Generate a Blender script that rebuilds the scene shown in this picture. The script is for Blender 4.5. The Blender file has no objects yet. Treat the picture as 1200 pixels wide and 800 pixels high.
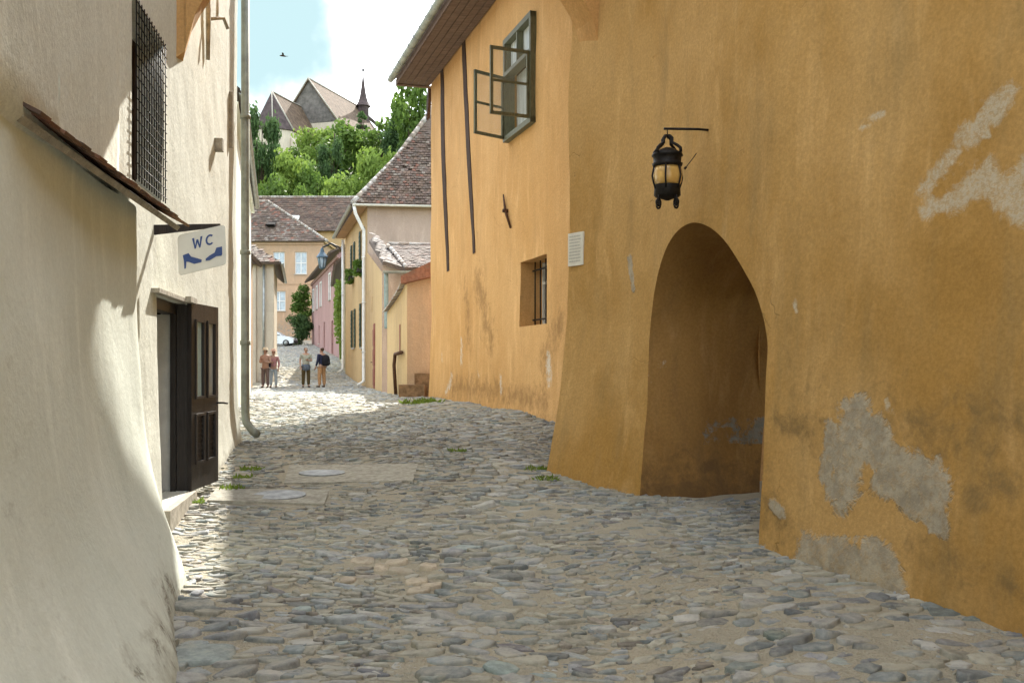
import bpy, bmesh, math, random
import numpy as np
from mathutils import Vector, noise
random.seed(7); rng = np.random.default_rng(11)
F = 1150.0; HZ = 428.0; CH = 1.6
scene = bpy.context.scene
col = scene.collection
def P(px, py, d): return Vector(((px-600)/F*d, d, CH+(HZ-py)/F*d))
def srgb(*c): return tuple(((x/255)/12.92 if x/255 <= .04045 else ((x/255+.055)/1.055)**2.4) for x in c)

# ------------------------------------------------------------------ ground profile
GY = [-60, -12, 0, 4, 8, 12, 16, 24, 34, 44, 50, 60, 72, 98, 125, 150, 180, 205, 240, 330, 600, 3000]
GZ = [-.3, -.05, 0, .02, .22, .50, .75, .80, .68, .60, .86, 1.45, 2.16, 3.75, 6.0, 14, 30, 40, 45, 47, 40, 20]
def gz(y): return float(np.interp(y, GY, GZ))
def gza(y): return (np.interp(y-.8, GY, GZ)+2*np.interp(y, GY, GZ)+np.interp(y+.8, GY, GZ))/4
def wob(x, y):
    return (.018*np.sin(1.3*x+.7*y+1)+.014*np.sin(-.9*x+1.9*y)+.010*np.sin(3.1*x-1.1*y+2)+.006*np.sin(5.3*x+4.1*y)+.004*np.sin(9.1*x-7.3*y+1))
def G(x, y): return gza(y)+wob(x, y)*np.clip(1.4-y/60, .3, 1)
def g1(x, y): return float(G(np.array([x], float), np.array([y], float))[0])

# ------------------------------------------------------------------ mesh helper
def wloc(o):
    return Vector(o.get('_w', (0, 0, 0))) if o is not None else Vector((0, 0, 0))
class MB:
    def __init__(s): s.v = []; s.f = []; s.c = None; s.sm = []
    def add(s, vs, fs, smooth=False, colr=None):
        b = len(s.v); s.v += [tuple(v) for v in vs]
        s.f += [tuple(i+b for i in f) for f in fs]; s.sm += [smooth]*len(fs)
        if colr is not None:
            if s.c is None: s.c = []
            s.c += [colr]*len(vs)
        return s
    def hexa(s, p, colr=None):   # 8 points: bottom 4, top 4
        return s.add(p, [(0,3,2,1),(4,5,6,7),(0,1,5,4),(1,2,6,5),(2,3,7,6),(3,0,4,7)], False, colr)
    def fbox(s, fr, a0, a1, n0, n1, z0, z1, colr=None):
        return s.hexa([fr(a0,n0,z0),fr(a1,n0,z0),fr(a1,n1,z0),fr(a0,n1,z0),fr(a0,n0,z1),fr(a1,n0,z1),fr(a1,n1,z1),fr(a0,n1,z1)], colr)
    def box(s, x0, x1, y0, y1, z0, z1, colr=None):
        return s.hexa([(x0,y0,z0),(x1,y0,z0),(x1,y1,z0),(x0,y1,z0),(x0,y0,z1),(x1,y0,z1),(x1,y1,z1),(x0,y1,z1)], colr)
    def slab(s, pts, t, colr=None):   # polygon thickened along its normal, downwards
        p = [Vector(q) for q in pts]; n = (p[1]-p[0]).cross(p[2]-p[0]).normalized()
        if n.z < 0: n = -n
        k = len(p); vs = p+[q-n*t for q in p]
        fs = [tuple(range(k)), tuple(range(2*k-1, k-1, -1))]+[(i, (i+1) % k, (i+1) % k+k, i+k) for i in range(k)]
        return s.add(vs, fs, False, colr)
    def tube(s, path, r, n=8, smooth=True, cap=True):
        path = [Vector(p) for p in path]; R = r if isinstance(r, (list, tuple)) else [r]*len(path)
        vs = []; fs = []; ref = None
        for i, p in enumerate(path):
            d = ((path[i+1]-p) if i == 0 else (p-path[i-1]) if i == len(path)-1 else (path[i+1]-path[i-1])).normalized()
            if ref is None: ref = Vector((0,0,1)) if abs(d.z) < .9 else Vector((1,0,0))
            a = d.cross(ref).normalized(); b = a.cross(d).normalized(); ref = b
            for k in range(n):
                t = 2*math.pi*k/n; vs.append(p+(a*math.cos(t)+b*math.sin(t))*R[i])
        for i in range(len(path)-1):
            for k in range(n):
                fs.append((i*n+k, i*n+(k+1) % n, (i+1)*n+(k+1) % n, (i+1)*n+k))
        if cap: fs += [tuple(range(n))[::-1], tuple(range((len(path)-1)*n, len(path)*n))]
        return s.add(vs, fs, smooth)
    def lathe(s, c, prof, n=16, smooth=True):
        c = Vector(c); vs = []; fs = []
        for r, z in prof:
            for k in range(n): t = 2*math.pi*k/n; vs.append(c+Vector((r*math.cos(t), r*math.sin(t), z)))
        for i in range(len(prof)-1):
            for k in range(n): fs.append((i*n+k, i*n+(k+1) % n, (i+1)*n+(k+1) % n, (i+1)*n+k))
        return s.add(vs, fs, smooth)
    def build(s, name, mat, parent=None, keep=False):
        me = bpy.data.meshes.new(name)
        off = Vector((0,0,0))
        if parent is None and not keep:
            A = np.array(s.v); off = Vector(((A[:,0].min()+A[:,0].max())/2, (A[:,1].min()+A[:,1].max())/2, A[:,2].min()))
            s.v = [(a-off.x, b-off.y, c-off.z) for a, b, c in s.v]
        me.from_pydata(s.v, [], s.f); me.polygons.foreach_set('use_smooth', s.sm)
        if s.c is not None:
            at = me.color_attributes.new('Col', 'FLOAT_COLOR', 'POINT')
            at.data.foreach_set('color', np.array([(c[0],c[1],c[2],1) for c in s.c], dtype=np.float32).ravel())
        me.materials.append(mat)
        if name not in ('a',): me.update()
        o = bpy.data.objects.new(name, me); col.objects.link(o)
        if parent is not None: o.parent = parent; o.location = -wloc(parent)
        else: o.location = off
        return o
def tag(o, label=None, cat=None, group=None, kind=None):
    if label: o['label'] = label
    if cat: o['category'] = cat
    if group: o['group'] = group
    if kind: o['kind'] = kind
    return o
def thing(name, loc, label, cat, group=None):
    o = bpy.data.objects.new(name, None); col.objects.link(o); o.location = loc; o['_w'] = tuple(loc); o.empty_display_size = .2
    return tag(o, label, cat, group)
def recalc(o):
    bm = bmesh.new(); bm.from_mesh(o.data); bmesh.ops.recalc_face_normals(bm, faces=bm.faces); bm.to_mesh(o.data); bm.free(); return o
def frame(ox, oy, ux, uy, side=1):
    L = math.hypot(ux, uy); ux /= L; uy /= L; nx, ny = (uy, -ux) if side > 0 else (-uy, ux)
    return lambda s, n, z: Vector((ox+ux*s+nx*n, oy+uy*s+ny*n, z))

# ------------------------------------------------------------------ node helper
class NT:
    def __init__(s, name):
        s.m = bpy.data.materials.new(name); s.m.use_nodes = True; s.t = s.m.node_tree; s.t.nodes.clear()
        s.out = s.n('ShaderNodeOutputMaterial'); s.b = s.n('ShaderNodeBsdfPrincipled'); s.l(s.b.outputs[0], s.out.inputs[0])
        s.tc = s.n('ShaderNodeTexCoord')
    def n(s, k): return s.t.nodes.new(k)
    def l(s, a, b): s.t.links.new(a, b)
    def put(s, v, i):
        if isinstance(v, (int, float)): i.default_value = v
        elif isinstance(v, tuple): i.default_value = v if len(v) == len(i.default_value) else (*v, 1)
        else: s.l(v, i)
    def mp(s, sc=(1,1,1), src='Object', loc=(0,0,0), rot=(0,0,0)):
        m = s.n('ShaderNodeMapping'); s.l(s.tc.outputs[src], m.inputs[0]); m.inputs['Scale'].default_value = sc; m.inputs['Location'].default_value = loc; m.inputs['Rotation'].default_value = rot; return m.outputs[0]
    def noise(s, scale, det=4, ro=.55, vec=None, dist=0):
        n = s.n('ShaderNodeTexNoise'); n.inputs['Scale'].default_value = scale; n.inputs['Detail'].default_value = min(det, 5); n.inputs['Roughness'].default_value = ro; n.inputs['Distortion'].default_value = dist
        s.l(vec if vec is not None else s.tc.outputs['Object'], n.inputs['Vector']); return n.outputs['Fac']
    def vor(s, scale, vec=None, out='Distance', feat='F1'):
        n = s.n('ShaderNodeTexVoronoi'); n.feature = feat; n.inputs['Scale'].default_value = scale
        s.l(vec if vec is not None else s.tc.outputs['Object'], n.inputs['Vector']); return n.outputs[out]
    def mr(s, v, a, b, c=0., d=1., smooth=True):
        n = s.n('ShaderNodeMapRange'); n.interpolation_type = 'SMOOTHSTEP' if smooth else 'LINEAR'; s.put(v, n.inputs[0])
        for i, x in enumerate((a, b, c, d)): n.inputs[i+1].default_value = x
        return n.outputs[0]
    def ma(s, op, a, b=0.):
        n = s.n('ShaderNodeMath'); n.operation = op; s.put(a, n.inputs[0]); s.put(b, n.inputs[1]); return n.outputs[0]
    def mix(s, f, a, b, mode='MIX'):
        n = s.n('ShaderNodeMix'); n.data_type = 'RGBA'; n.blend_type = mode; s.put(f, n.inputs[0]); s.put(a, n.inputs[6]); s.put(b, n.inputs[7]); return n.outputs[2]
    def attr(s, name):
        n = s.n('ShaderNodeAttribute'); n.attribute_name = name; return n.outputs['Color']
    def sep(s, c):
        n = s.n('ShaderNodeSeparateColor'); s.l(c, n.inputs[0]); return n.outputs
    def bump(s, h, dist=.01, st=1., nrm=None):
        n = s.n('ShaderNodeBump'); n.inputs['Distance'].default_value = dist; n.inputs['Strength'].default_value = st; s.l(h, n.inputs['Height'])
        if nrm is not None: s.l(nrm, n.inputs['Normal'])
        return n.outputs[0]
    def done(s, c, ro=.8, nrm=None, metal=0., spec=.3):
        s.put(c, s.b.inputs['Base Color']); s.put(ro, s.b.inputs['Roughness']); s.b.inputs['Metallic'].default_value = metal; s.b.inputs['Specular IOR Level'].default_value = spec
        if nrm is not None: s.l(nrm, s.b.inputs['Normal'])
        return s.m

def plaster(name, c1, c2, cd, cw=(.62,.58,.5), cg=(.27,.25,.2), rel=1., fine=1., sd=0., grain=1., crack=0.):
    t = NT(name)
    big = t.mr(t.noise(.55, 6, .62, t.mp((1,1,.7), loc=(sd,0,0))), .35, .68)
    c = t.mix(big, c1, c2)
    st = t.mr(t.noise(2.2, 7, .65, t.mp((1.5,1.5,.30), loc=(0,sd,0))), .48, .75, 0, .45)
    c = t.mix(st, c, cd)
    wa = t.mr(t.noise(2.6, 7, .66, t.mp((1.3,1.3,.3), loc=(0,3+sd,2)), .5), .5, .76, 0, .5)
    c = t.mix(wa, c, tuple(min(1, x*1.25+.04) for x in c1))
    sp = t.mr(t.noise(38, 4, .7), .3, .75, 1-.14*grain, 1+.1*grain)
    cc = t.n('ShaderNodeCombineColor'); [t.l(sp, cc.inputs[i]) for i in range(3)]
    c = t.mix(1., c, cc.outputs[0], 'MULTIPLY')
    a = t.sep(t.attr('Col'))
    ns = t.ma('ADD', t.ma('MULTIPLY', t.noise(4.2, 8, .76, None, .3), 2.0), -1.02)
    nf = t.ma('ADD', t.ma('MULTIPLY', t.noise(10, 7, .76, None, .4), 1.9), -.97)
    mb = t.mr(t.ma('ADD', a[2], t.ma('MULTIPLY', ns, .8)), .38, .85, 0, .8)
    c = t.mix(mb, c, tuple(x*y for x, y in zip(cd, (.72,.68,.66))))
    mg = t.mr(t.ma('ADD', t.ma('MULTIPLY', a[1], 1.25), ns), .52, .80)
    mg = t.ma('MULTIPLY', mg, t.mr(t.noise(16, 5, .75), .36, .56, .7, 1))
    gcol = t.mix(t.mr(t.noise(7, 6, .75), .35, .65), tuple(x*.9 for x in cg), tuple(min(1,x*1.3) for x in cg))
    c = t.mix(mg, c, gcol)
    mw = t.mr(t.ma('ADD', t.ma('MULTIPLY', a[0], 1.2), nf), .40, .95, 0, .9)
    mw = t.ma('MULTIPLY', mw, t.mr(t.noise(34, 4, .75), .40, .58, .55, 1))
    c = t.mix(mw, c, cw)
    if crack:
        dv = t.n('ShaderNodeVectorMath'); dv.operation = 'MULTIPLY_ADD'; nn = t.n('ShaderNodeTexNoise'); nn.inputs['Scale'].default_value = 2.5; nn.inputs['Detail'].default_value = 4; t.l(t.tc.outputs['Object'], nn.inputs['Vector']); t.l(nn.outputs['Color'], dv.inputs[0]); dv.inputs[1].default_value = (.55,.55,.55); t.l(t.tc.outputs['Object'], dv.inputs[2])
        ck_ = t.mr(t.vor(.62, dv.outputs[0], 'Distance', 'DISTANCE_TO_EDGE'), .0008, .0042, 1, 0, False)
        ck_ = t.ma('MULTIPLY', ck_, t.mr(t.noise(.9, 2, .5, t.mp(loc=(7+sd,2,5))), .54, .66))
        c = t.mix(t.ma('MULTIPLY', ck_, crack), c, tuple(x*.35 for x in cd))
    h = t.ma('ADD', t.ma('MULTIPLY', t.noise(3.5, 5, .6), 1.2*rel), t.ma('MULTIPLY', t.noise(26, 5, .65), .28*fine))
    h = t.ma('ADD', h, t.ma('MULTIPLY', t.noise(110, 3, .6), .07*fine))
    h = t.ma('ADD', h, t.ma('MULTIPLY', mg, -.35))
    h = t.ma('ADD', h, t.ma('MULTIPLY', mw, .12))
    if crack: h = t.ma('ADD', h, t.ma('MULTIPLY', ck_, -.3))
    return t.done(c, .93, t.bump(h, .022, 1.), 0, .12)
def simple(name, c, ro=.6, metal=0., var=.25, sc=9., bump=.003, spec=.35, stretch=(1,1,1)):
    t = NT(name)
    n = t.noise(sc, 6, .65, t.mp(stretch))
    cc = t.mix(t.mr(n, .3, .7), tuple(x*(1-var) for x in c), tuple(min(1, x*(1+var)) for x in c))
    return t.done(cc, ro, t.bump(t.noise(sc*3, 4, .6, t.mp(stretch)), bump, 1.) if bump else None, metal, spec)
def vcol(name, ro=.8, sc=25., amt=.25, bump=.004, spec=.25, dirt=None):
    t = NT(name); c = t.attr('Col')
    v = t.mr(t.noise(sc, 6, .65), .25, .75, 1-amt, 1+amt)
    cc = t.n('ShaderNodeCombineColor'); [t.l(v, cc.inputs[i]) for i in range(3)]
    c = t.mix(1., c, cc.outputs[0], 'MULTIPLY')
    if dirt: c = t.mix(t.mr(t.noise(sc*.25, 6, .72), .44, .66, 0, .75), c, dirt)
    return t.done(c, ro, t.bump(t.noise(sc*1.5, 5, .65), bump, 1.), 0, spec)

M = {}
M['ochre'] = plaster('ochre_plaster', (.62,.37,.155), (.55,.31,.115), (.42,.25,.10), sd=1., rel=.7, fine=.7, crack=.3)
M['inner'] = plaster('shade_toned_passage_plaster', (.36,.20,.065), (.27,.145,.045), (.18,.11,.05), cg=(.2,.19,.16), rel=.8, fine=.7, sd=2.)  # darker copy of the ochre, the passage's shade put into its colour
M['ochre2'] = plaster('deep_ochre_plaster', (.55,.345,.135), (.43,.245,.07), (.30,.215,.10), cw=(.56,.49,.37), cg=(.37,.325,.25), rel=.7, fine=.35, sd=9., crack=.32)
M['cream'] = plaster('cream_plaster', (.74,.775,.70), (.67,.71,.635), (.57,.61,.53), rel=.35, fine=.45, sd=4., grain=.4)
M['cream_lit'] = plaster('pale_plaster', (.73,.745,.665), (.67,.68,.60), (.57,.58,.51), rel=.5, fine=.7, sd=14.)
M['yellow'] = plaster('yellow_plaster', (.54,.385,.20), (.47,.33,.17), (.38,.29,.18), sd=2.)
M['orange_pl'] = plaster('orange_plaster', (.50,.335,.21), (.45,.31,.2), (.34,.26,.18), sd=6.)
M['pink'] = plaster('pink_plaster', (.42,.26,.235), (.36,.22,.2), (.30,.2,.18), sd=3.)
M['greyp'] = plaster('greyish_pink_plaster', (.46,.36,.29), (.40,.31,.25), (.32,.26,.21), sd=5.)
M['greenish'] = plaster('pale_green_plaster', (.50,.47,.30), (.43,.41,.27), (.3,.3,.2), sd=7.)
M['churchw'] = plaster('church_plaster', (.62,.54,.42), (.55,.48,.37), (.42,.37,.3), sd=8.)
M['iron'] = simple('wrought_iron', (.018,.016,.015), .55, .6, .4, 30, .002)
M['rust'] = simple('rusty_iron', (.09,.045,.025), .85, .2, .5, 18, .004)
M['dwood'] = simple('dark_brown_wood', (.026,.021,.019), .45, 0, .35, 12, .002, .4, (6,6,.6))
M['timber'] = simple('weathered_timber', (.055,.032,.02), .85, 0, .5, 10, .004, .2, (5,5,.4))
M['gwood'] = simple('faded_green_wood', (.13,.13,.08), .6, 0, .3, 14, .002, .3, (5,5,.6))
M['soffit'] = simple('brown_soffit_board', (.15,.105,.08), .8, 0, .35, 6, .003, .2, (.7,6,1))
M['zinc'] = simple('zinc_gutter', (.36,.38,.36), .42, .55, .2, 4, .001)
M['zincg'] = simple('grey_green_gutter', (.33,.36,.31), .5, .3, .25, 4, .001)
M['pgrey'] = simple('grey_green_paint', (.20,.26,.25), .55, 0, .2, 5, .001)
M['whitep'] = simple('white_paint', (.72,.72,.68), .5, 0, .1, 6, .001)
M['glass_dark'] = simple('dark_window_glass', (.03,.035,.04), .08, 0, .2, 2, 0, .8)
M['curtain_glass'] = simple('curtained_glass', (.60,.63,.60), .2, 0, .25, 3, 0, .7, (3,3,.3))
M['blue_glass'] = simple('pale_blue_glass', (.30,.38,.42), .12, 0, .25, 3, 0, .7)
M['wired_glass'] = simple('wired_door_glass', (.55,.72,.72), .08, 0, .08, 40, 0, 1.)
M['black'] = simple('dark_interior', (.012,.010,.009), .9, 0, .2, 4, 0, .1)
M['stone'] = vcol('cobble_stone', .72, 16, .28, .006, .3, (.35,.33,.265))
M['tile'] = vcol('clay_roof_tile', .85, 14, .3, .006, .2, (.11,.09,.075))
M['bark'] = simple('bark', (.07,.05,.035), .9, 0, .4, 8, .02, .1, (4,4,.6))
M['step'] = simple('worn_stone', (.40,.37,.31), .85, 0, .25, 12, .008, .2)
M['brownstep'] = simple('brown_plastered_stone', (.22,.14,.08), .9, 0, .35, 9, .01, .15)
M['reddoor'] = simple('faded_red_wood', (.26,.10,.07), .7, 0, .3, 8, .002, .3, (5,5,.6))
M['greendoor'] = simple('dark_green_shutter', (.035,.06,.04), .6, 0, .3, 8, .002, .3)
M['sign'] = simple('white_enamel', (.74,.73,.66), .35, 0, .06, 5, 0, .5)
M['blue'] = simple('blue_enamel_paint', (.03,.07,.24), .4, 0, .1, 5, 0, .5)
M['paper'] = simple('white_plaque_face', (.72,.70,.62), .5, 0, .06, 9, 0, .4)
M['slabm'] = simple('dusty_concrete_slab', (.37,.355,.30), .92, 0, .25, 14, .01, .12)
M['covr'] = simple('worn_cast_iron_cover', (.29,.31,.32), .6, .1, .3, 10, .006)
M['ink'] = simple('grey_lettering', (.50,.49,.45), .6, 0, .1, 9, 0, .2)
t = NT('amber_glass'); t.b.inputs['Transmission Weight'].default_value = .35
M['amber'] = t.done(t.mix(t.noise(14, 4, .6), (.62,.34,.07), (.9,.6,.2)), .25, t.bump(t.noise(20, 2), .004), 0, .5)
t = NT('window_glass'); t.b.inputs['Alpha'].default_value = .13
M['glass_thin'] = t.done((.45,.5,.5), .06, None, 0, .9)
# sand and mortar between the stones
t = NT('sandy_mortar')
c = t.mix(t.mr(t.noise(.8, 6, .6), .35, .65), (.40,.36,.275), (.36,.335,.265))
c = t.mix(t.mr(t.noise(9, 6, .7), .4, .7, 0, .6), c, (.30,.28,.22))
c = t.mix(t.mr(t.vor(70, None, 'Distance'), .05, .3, .5, 0), c, (.34,.31,.26))
h = t.ma('ADD', t.ma('MULTIPLY', t.noise(14, 6, .65), 1.), t.ma('MULTIPLY', t.vor(60), .35))
M['sand'] = t.done(c, .95, t.bump(h, .03), 0, .1)
t = NT('hillside_grass')
M['grass'] = t.done(t.mix(t.noise(.3, 6, .6), (.06,.10,.025), (.10,.13,.035)), .95, t.bump(t.noise(3, 6), .3), 0, .1)
def leafmat(name, a, b):
    t = NT(name)
    c = t.mix(t.mr(t.noise(.35, 4, .6), .35, .65), a, b)
    c = t.mix(t.mr(t.noise(3., 3, .6), .35, .7, 0, .5), c, tuple(x*1.5 for x in b))
    m = t.done(c, .6, None, 0, .25)
    tr = t.n('ShaderNodeBsdfTranslucent'); t.l(c, tr.inputs[0]); mx = t.n('ShaderNodeMixShader'); mx.inputs[0].default_value = .42
    t.l(t.b.outputs[0], mx.inputs[1]); t.l(tr.outputs[0], mx.inputs[2]); t.l(mx.outputs[0], t.out.inputs[0])
    return m
M['leaf_mid'] = leafmat('mid_green_leaves', (.075,.135,.022), (.12,.19,.035))
M['leaf_light'] = leafmat('light_green_leaves', (.13,.20,.03), (.19,.27,.05))
M['leaf_dark'] = leafmat('dark_green_leaves', (.045,.09,.028), (.075,.13,.04))

# ------------------------------------------------------------------ wall surface with holes
def breaks(a, b, step, extra):
    e = sorted(set([round(a,4), round(b,4)]+[round(x,4) for x in extra if a < x < b])); out = []
    for i in range(len(e)-1):
        k = max(1, int(math.ceil((e[i+1]-e[i])/step)))
        out += [e[i]+(e[i+1]-e[i])*j/k for j in range(k)]
    return out+[e[-1]]
def facade(mb, pos, s0, s1, z0, z1, holes=(), depth=.2, ds=1., dz=1., smooth=False, stain=None, rdir=None):
    ss = breaks(s0, s1, ds, [h[0] for h in holes]+[h[1] for h in holes]); zs = breaks(z0, z1, dz, [h[2] for h in holes]+[h[3] for h in holes])
    vs = []; cs = []; idx = {}
    def vid(i, j):
        if (i, j) not in idx:
            idx[(i, j)] = len(vs); p = pos(ss[i], zs[j], 0); vs.append(p); cs.append(stain(p) if stain else (0,0,0))
        return idx[(i, j)]
    fs = []
    for i in range(len(ss)-1):
        for j in range(len(zs)-1):
            sc = (ss[i]+ss[i+1])/2; zc = (zs[j]+zs[j+1])/2
            if any(h[0] < sc < h[1] and h[2] < zc < h[3] for h in holes): continue
            fs.append((vid(i,j), vid(i+1,j), vid(i+1,j+1), vid(i,j+1)))
    b = len(mb.v); mb.v += [tuple(v) for v in vs]; mb.f += [tuple(i+b for i in f) for f in fs]; mb.sm += [smooth]*len(fs)
    if mb.c is None: mb.c = []
    mb.c += cs
    for h in holes:
        dp = h[4] if len(h) > 4 else depth
        hs = [x for x in ss if h[0]-1e-3 <= x <= h[1]+1e-3]; hz = [x for x in zs if h[2]-1e-3 <= x <= h[3]+1e-3]
        for line in ([(x, h[2]) for x in hs], [(x, h[3]) for x in hs], [(h[0], x) for x in hz], [(h[1], x) for x in hz]):
            v = [pos(a, z, 0) for a, z in line]+[pos(a, z, -dp) for a, z in line]; k = len(line)
            mb.add(v, [(i, i+1, i+1+k, i+k) for i in range(k-1)], False, (0,0,0))
def nz(p, sc, amp): return noise.noise(Vector(p)*sc)*amp
def capsule(p, a, b):
    ab = b-a; t = max(0, min(1, (p-a).dot(ab)/max(ab.length_squared, 1e-9))); return (p-(a+ab*t)).length

# =================================================================== THE GATE WALL (right, near)
Q = [(5.2,-14), (4.6,-6), (4.25,0), (3.75,2.9), (2.80,5.37), (1.875,7.5), (1.24,9.48), (.36,10.72)]
QS = [0]
for a, b in zip(Q, Q[1:]): QS.append(QS[-1]+math.dist(a, b))
def q2(s):
    s = max(0, min(QS[-1], s))
    return Vector((np.interp(s, QS, [q[0] for q in Q]), np.interp(s, QS, [q[1] for q in Q]), 0))
def qn(s):
    d = (q2(min(QS[-1], s+.35))-q2(max(0, s-.35))).normalized(); return Vector((-d.y, d.x, 0))
SJR, SJL, SEND = QS[5], QS[6], QS[7]
def gatepos(s, z, off):
    p = q2(s); n = qn(s); g = gz(p.y)
    k = float(np.interp(s, [SJR-3, SJR, SJL, SEND], [.16, .14, .14, .38]))
    rec = k*(1-math.exp(-max(0, z-g)/1.3))
    w = Vector((p.x, p.y, z))
    dsp = nz(w, .55, .07)+nz(w, 1.7, .022)+nz(w, 5, .006)
    w = p-n*(rec-dsp-off); w.z = z
    return w
def gp(px, py):     # a point of the gate wall
    z = 2.; lo, hi = 0., SEND; a = (px-600)/F
    for _ in range(6):
        lo, hi = QS[3]-1.5, SEND
        for _ in range(30):
            m = (lo+hi)/2; w = gatepos(m, z, 0)
            if w.x/w.y > a: lo = m
            else: hi = m
        z = CH+(HZ-py)/F*gatepos(lo, z, 0).y
    return gatepos(lo, z, 0)
WH = [(gp(1082,222), gp(1130,165), .055), (gp(1130,165), gp(1178,112), .075), (gp(1085,246), gp(1120,235), .06), (gp(1120,235), gp(1155,205), .08), (gp(1155,205), gp(1205,245), .10), (gp(1150,165), gp(1166,140), .035), (gp(1008,148), gp(1035,133), .03), (gp(1180,225), gp(1205,190), .07), (gp(930,350), gp(932,362), .02), (gp(1040,470), gp(1042,480), .03)]
GR = [(gp(1000,495), gp(988,570), .18), (gp(1030,560), gp(1075,585), .12), (gp(1015,505), gp(1050,560), .17), (gp(1050,545), gp(1095,575), .15), (gp(1095,560), gp(1100,610), .09), (gp(975,500), gp(968,560), .08), (gp(950,650), gp(1035,665), .15), (gp(1020,645), gp(1050,700), .12), (gp(738,300), gp(742,340), .04), (gp(905,590), gp(915,600), .05)]
DK = [(gp(930,500), gp(1200,500), .45), (gp(900,560), gp(930,700), .25), (gp(1060,640), gp(1200,690), .2), (gp(1150,580), gp(1200,560), .3)]
def caps(p, L): return max([0]+[1-capsule(p, a, b)/(2*r) for a, b, r in L])
def gate_stain(p):
    h = p.z-gz(p.y)
    return (caps(p, WH), max(caps(p, GR), .55-h/.25 if h < .12 else 0), max(caps(p, DK)*.62, .5-h/1.1, 0))
house = thing('gate_house', (2.6, 8.2, gz(8.2)), 'ochre plastered gate wall with arched passage and peeling grey patches', 'building')
ZT = 8.6
mb = MB()
facade(mb, gatepos, 0, SJR-3.6, -.4, ZT, ds=.6, dz=.5, smooth=True, stain=gate_stain)
facade(mb, gatepos, SJR-3.6, SJR, -.4, 4.6, ds=.055, dz=.055, smooth=True, stain=gate_stain)
facade(mb, gatepos, SJR-3.6, SEND, 4.6, ZT, ds=.25, dz=.25, smooth=True, stain=gate_stain)
facade(mb, gatepos, SJL, SEND, 0., 4.6, ds=.055, dz=.055, smooth=True, stain=gate_stain)
# the part over the arch
NA = 44; MID = (SJR+SJL)/2; HW = (SJL-SJR)/2; ZSP = 1.72; ZCR = 2.86
def zarch(s):
    m = MID+.16; t = min(1, (s-m)/(SJL-m) if s > m else (m-s)/(m-SJR)); p, q = (2.5, .5) if s > m else (1.6, .66)
    return ZSP+(ZCR-ZSP)*max(0, 1-t**p)**q
sa = [MID-HW*math.cos(math.pi*i/NA) for i in range(NA+1)]
vs = []; cs = []; fs = []; NR = 40
for i, s in enumerate(sa):
    for j in range(NR+1):
        t = j/NR; z = zarch(s)+(4.6-zarch(s))*t; p = gatepos(s, z, 0); vs.append(p); cs.append(gate_stain(p))
for i in range(NA):
    for j in range(NR): a = i*(NR+1)+j; fs.append((a, a+NR+1, a+NR+2, a+1))
b0 = len(mb.v); mb.v += [tuple(v) for v in vs]; mb.f += [tuple(k+b0 for k in f) for f in fs]; mb.sm += [True]*len(fs); mb.c += cs
# far end of the wall turning back to the neighbour, and its top
E = q2(SEND)
for j in range(34):
    za, zb = j*.26-.2, (j+1)*.26-.2
    p, q = gatepos(SEND, za, 0), gatepos(SEND, zb, 0)
    mb.add([p, p+Vector((2.2,.95,0)), q+Vector((2.2,.95,0)), q], [(0,1,2,3)], True, (0,.0,.3))
recalc(mb.build('wall', M['ochre2'], house))
# the passage: splayed left side, right side, barrel vault
nin = Vector((.951,.311,0)); DEP = 1.32
def inner(s, z, t):
    p = gatepos(s, z, 0); k = t/DEP; sh = .0
    w = p+nin*t; w += Vector((.0,.0,0)); dd = nz(w, 1.3, .05)*min(1, t*2)+nz(w, 4, .012)*min(1, t*3)
    w.y += dd; w.x += dd*.3
    return w
ring = [(SJR, z) for z in np.linspace(-.3, ZSP, 22)]+[(sa[i], zarch(sa[i])) for i in range(1, NA)]+[(SJL, z) for z in np.linspace(ZSP, 0, 22)]
mb = MB(); NT_ = 16; vs = []; cs = []; fs = []
for (s, z) in ring:
    for k in range(NT_+1):
        t = DEP*k/NT_; p = inner(s, z, t); vs.append(p); h = p.z-gz(p.y)
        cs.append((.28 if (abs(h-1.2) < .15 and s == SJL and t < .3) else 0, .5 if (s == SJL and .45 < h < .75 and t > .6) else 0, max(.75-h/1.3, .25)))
for i in range(len(ring)-1):
    for k in range(NT_): a = i*(NT_+1)+k; fs.append((a, a+1, a+NT_+2, a+NT_+1))
mb.v = [tuple(v) for v in vs]; mb.f = fs; mb.sm = [True]*len(fs); mb.c = cs
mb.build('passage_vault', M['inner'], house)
# back chamber behind the passage: side wall, rear wall, ceiling
J = q2(SJL)+nin*DEP; K = q2(SJR)+nin*DEP; w = Vector((-.311,.951,0))
mb = MB(); A0 = J+w*.55; B0 = K-w*.6; A1 = A0+nin*2.6; B1 = B0+nin*2.6
for a, b in ((J, A0), (A0, A1), (B1, B0), (B0, K)):
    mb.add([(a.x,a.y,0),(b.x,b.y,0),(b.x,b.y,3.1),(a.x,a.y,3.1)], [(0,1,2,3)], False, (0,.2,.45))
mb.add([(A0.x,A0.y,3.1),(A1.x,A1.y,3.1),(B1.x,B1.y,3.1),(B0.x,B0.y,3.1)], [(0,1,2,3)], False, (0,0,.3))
# wall face above the vault at the back
JT = J.copy(); 
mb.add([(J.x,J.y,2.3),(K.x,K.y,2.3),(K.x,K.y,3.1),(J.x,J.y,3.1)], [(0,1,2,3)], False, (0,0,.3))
mb.build('rear_chamber', M['ochre'], house)
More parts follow.
